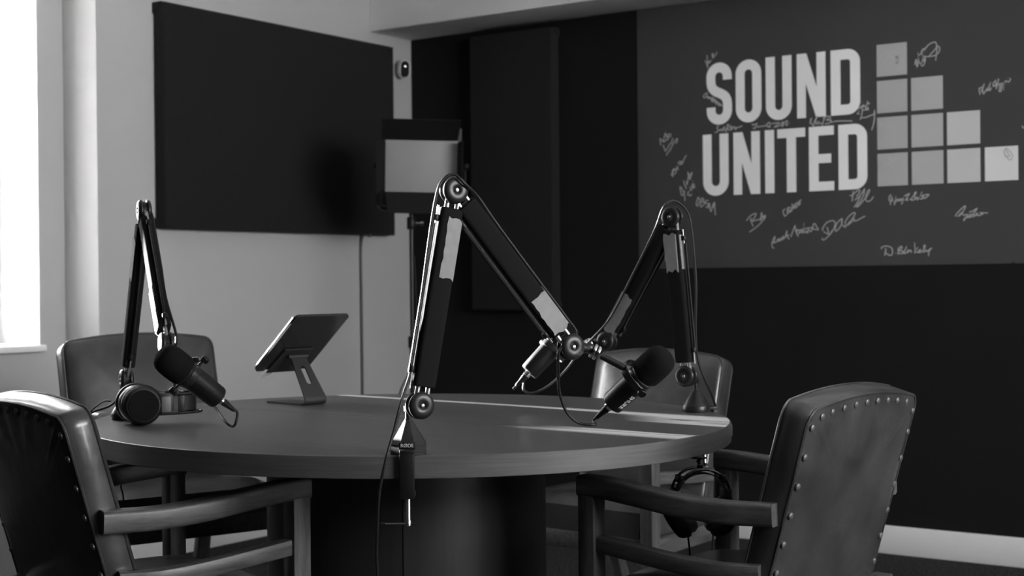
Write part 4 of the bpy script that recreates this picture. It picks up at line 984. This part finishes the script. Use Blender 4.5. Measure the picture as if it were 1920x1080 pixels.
# ------------------------------------------------------------------ tablet and its stand
E1 = Vector((0.1477, 0.9887, -0.0263)).normalized(); E2 = Vector((0.7726, -0.1095, 0.6254)); E2 = (E2 - E1 * E2.dot(E1)).normalized()
E1h = Vector((E1.x, E1.y, 0)).normalized(); E1 = E1h; E2 = (E2 - E1 * E2.dot(E1)).normalized()
N = E1.cross(E2).normalized()
if N.z < 0: N = -N                                # screen side
fwd_h = Vector((N.x, N.y, 0)).normalized()
BL = Vector((1.5088, -2.5829, 0.8466))            # lower corner nearest the window
TWd, TLn, TTh = 0.188, 0.250, 0.0075
tab = bpy.data.objects.new('tablet', None); COL.objects.link(tab); tab.empty_display_size = 0.1
tab['label'] = 'dark tablet in a slim case tilted on the metal stand'; tab['category'] = 'tablet'
sx_ = 1 if E1.cross(E2).dot(N) > 0 else -1
mtab = Matrix((E1, E2, E1.cross(E2))).transposed()
tab.matrix_world = Matrix.Translation(BL) @ mtab.to_4x4()
out = [(TWd / 2 + a, TLn / 2 + b) for a, b in rrect(TWd, TLn, 0.012, 5)]
zb_, zf_ = (-TTh, 0.0) if sx_ > 0 else (0.0, TTh)
obj('case', add_plate(bmesh.new(), out, zb_, zf_), M['case'], tab)
so = [(TWd / 2 + a, TLn / 2 + b) for a, b in rrect(TWd - 0.008, TLn - 0.008, 0.009, 4)]
zs = zf_ if sx_ > 0 else zb_
obj('screen', add_plate(bmesh.new(), so, zs - 0.0004, zs + 0.0006), M['screen'], tab)
zk = zb_ if sx_ > 0 else zf_; kk = -1 if sx_ > 0 else 1
obj('side_rim', tube([tab.matrix_world.inverted() @ (BL + E1 * 0.0005 + E2 * a + N * 0.0) for a in (0.014, TLn - 0.014)], 0.0026, 8), M['alu'], tab)
obj('camera_bump', add_lathe(bmesh.new(), [(0.0055, 0), (0.0050, 0.0012), (0, 0.0012)], Matrix.Translation((0.016, TLn - 0.018, zk)) @ (Matrix.Rotation(PI, 4, 'X') if kk < 0 else Matrix.Identity(4)), 16), M['gloss'], tab)

SB = Vector((1.625, -2.510, 0.75))
stn = thing('tablet_stand', 'dark metal tablet stand with a slotted leg on a flat foot', 'tablet stand', SB)
tc_ = BL + E1 * (TWd / 2) - N * (TTh + 0.004)     # centre line of the tablet back
hinge = tc_ + E2 * 0.085 - N * 0.012
# one bent sheet: foot, curve, leaning leg up to the hinge
w_ = 0.074
foot_tip = SB + fwd_h * 0.105
bend0 = SB - fwd_h * 0.045
def sheet(path, w, th):
    bm = bmesh.new(); rings = []
    N_ = len(path)
    for i, p in enumerate(path):
        t = (path[min(i + 1, N_ - 1)] - path[max(i - 1, 0)]).normalized(); nn = t.cross(E1).normalized()
        rings.append([bm.verts.new(p - SB + E1 * a * w / 2 + nn * b * th / 2) for a, b in ((-1, -1), (1, -1), (1, 1), (-1, 1))])
    for a, b in zip(rings[:-1], rings[1:]):
        for i in range(4): bm.faces.new((a[i], a[(i + 1) % 4], b[(i + 1) % 4], b[i]))
    bm.faces.new(rings[0][::-1]); bm.faces.new(rings[-1])
    return bm
zf = Vector((0, 0, 0.0026))
leg_dir = (hinge - (bend0 + Vector((0, 0, 0.02)))).normalized()
curve = [bend0 + zf, bend0 - fwd_h * 0.010 + Vector((0, 0, 0.004)), bend0 - fwd_h * 0.0155 + Vector((0, 0, 0.010)), bend0 - fwd_h * 0.0155 + Vector((0, 0, 0.018))]
knee = curve[-1]; leg_dir = (hinge - knee).normalized(); L_ = (hinge - knee).length
obj('foot', sheet([foot_tip + zf, bend0 + zf], w_ + 0.012, 0.004), M['alu'], stn, angle=25)
obj('bend', sheet(catmull(curve, 4) + [knee + leg_dir * 0.006], w_, 0.0045), M['alu'], stn, angle=60)
# leg with a rounded slot through it
bm = bmesh.new(); th = 0.0045; nn = leg_dir.cross(E1).normalized()
zA, zB = 0.006, L_
slot = [(0.0085 * math.cos(a), (zA + zB) / 2 + 0.004 + (0.022 if math.sin(a) > 0 else -0.022) + 0.0085 * math.sin(a)) for a in [2 * PI * (k + 0.5) / 20 for k in range(20)]]
def q3(x, v, s): return bm.verts.new(knee - SB + E1 * x + leg_dir * v + nn * (s * th / 2))
wt = 0.052
def edge_pt(x, v):                                # project slot point out to the leg outline
    c = (zA + zB) / 2; dx, dv = x, v - c; k = 1e9
    for s in (1, -1):
        if dv * s > 1e-9: k = min(k, ((zB if s > 0 else zA) - c) / dv)
    def hw(vv): return (w_ + (wt - w_) * (vv - zA) / (zB - zA)) / 2
    lo, hi = 0, k
    for _ in range(40):
        mid = (lo + hi) / 2
        if abs(dx * mid) > hw(c + dv * mid): hi = mid
        else: lo = mid
    return dx * lo, c + dv * lo
angs = []
pairs = [(p, edge_pt(*p)) for p in slot]
corners = [(w_ / 2, zA), (wt / 2, zB), (-wt / 2, zB), (-w_ / 2, zA)]
for cnr in corners:                               # snap the nearest outline point to each true corner
    j = min(range(len(pairs)), key=lambda i: (pairs[i][1][0] - cnr[0]) ** 2 + (pairs[i][1][1] - cnr[1]) ** 2)
    pairs[j] = (pairs[j][0], cnr)
S_ = {}
for s in (1, -1):
    S_[s] = ([q3(*a, s) for a, b in pairs], [q3(*b, s) for a, b in pairs])
n = len(pairs)
for s in (1, -1):
    for i in range(n): bm.faces.new((S_[s][0][i], S_[s][0][(i + 1) % n], S_[s][1][(i + 1) % n], S_[s][1][i]))
for w in (0, 1):
    for i in range(n): bm.faces.new((S_[1][w][i], S_[1][w][(i + 1) % n], S_[-1][w][(i + 1) % n], S_[-1][w][i]))
obj('leg', bm, M['alu'], stn, smooth=False)
hg = obj('hinge', tube([hinge - SB - E1 * 0.034, hinge - SB + E1 * 0.034], 0.0062, 14), M['alu'], stn)
plt = [(-0.055, 0.03), (0.055, 0.03), (0.05, 0.135), (-0.05, 0.135)]
mpl = Matrix.Translation(BL + E1 * (TWd / 2) - N * (TTh + 0.0045) - SB) @ Matrix((E1, E2, E1.cross(E2))).transposed().to_4x4()
obj('support_plate', add_plate(bmesh.new(), [(x, y - 0.03) for x, y in plt], -0.002, 0.002, mpl), M['alu'], stn, smooth=False)
# the lip the tablet rests on: two small hooks
for s in (-1, 1):
    c = BL + E1 * (TWd / 2 + s * 0.040) - SB
    bm = bmesh.new()
    add_sweep(bm, [c - N * (TTh + 0.004) + E2 * 0.004, c - N * (TTh + 0.003) - E2 * 0.003, c - N * (TTh * .5) - E2 * 0.0035, c + N * 0.004 - E2 * 0.0035, c + N * 0.010 - E2 * 0.001], rrect(0.022, 0.003, 0.001, 1), E1)
    obj('lip_hook', bm, M['alu'], stn)
pt = [(-0.016, 0.0), (0.012, 0.0), (-0.004, -0.026)]
mp_ = Matrix.Translation(BL + E1 * 0.030 - N * (TTh * 0.5)) @ Matrix((E1, E2, E1.cross(E2))).transposed().to_4x4()
tag(obj('paper_tab', add_plate(bmesh.new(), [(0.0, 0.010), (0.040, 0.010), (0.034, -0.014), (0.004, -0.036)], 0.0, 0.0008, Matrix.Translation(BL + E1 * 0.030 - N * (TTh + 0.0025)) @ mtab.to_4x4()), M['paper'], smooth=False), 'small white paper corner sticking out below the tablet', 'paper')
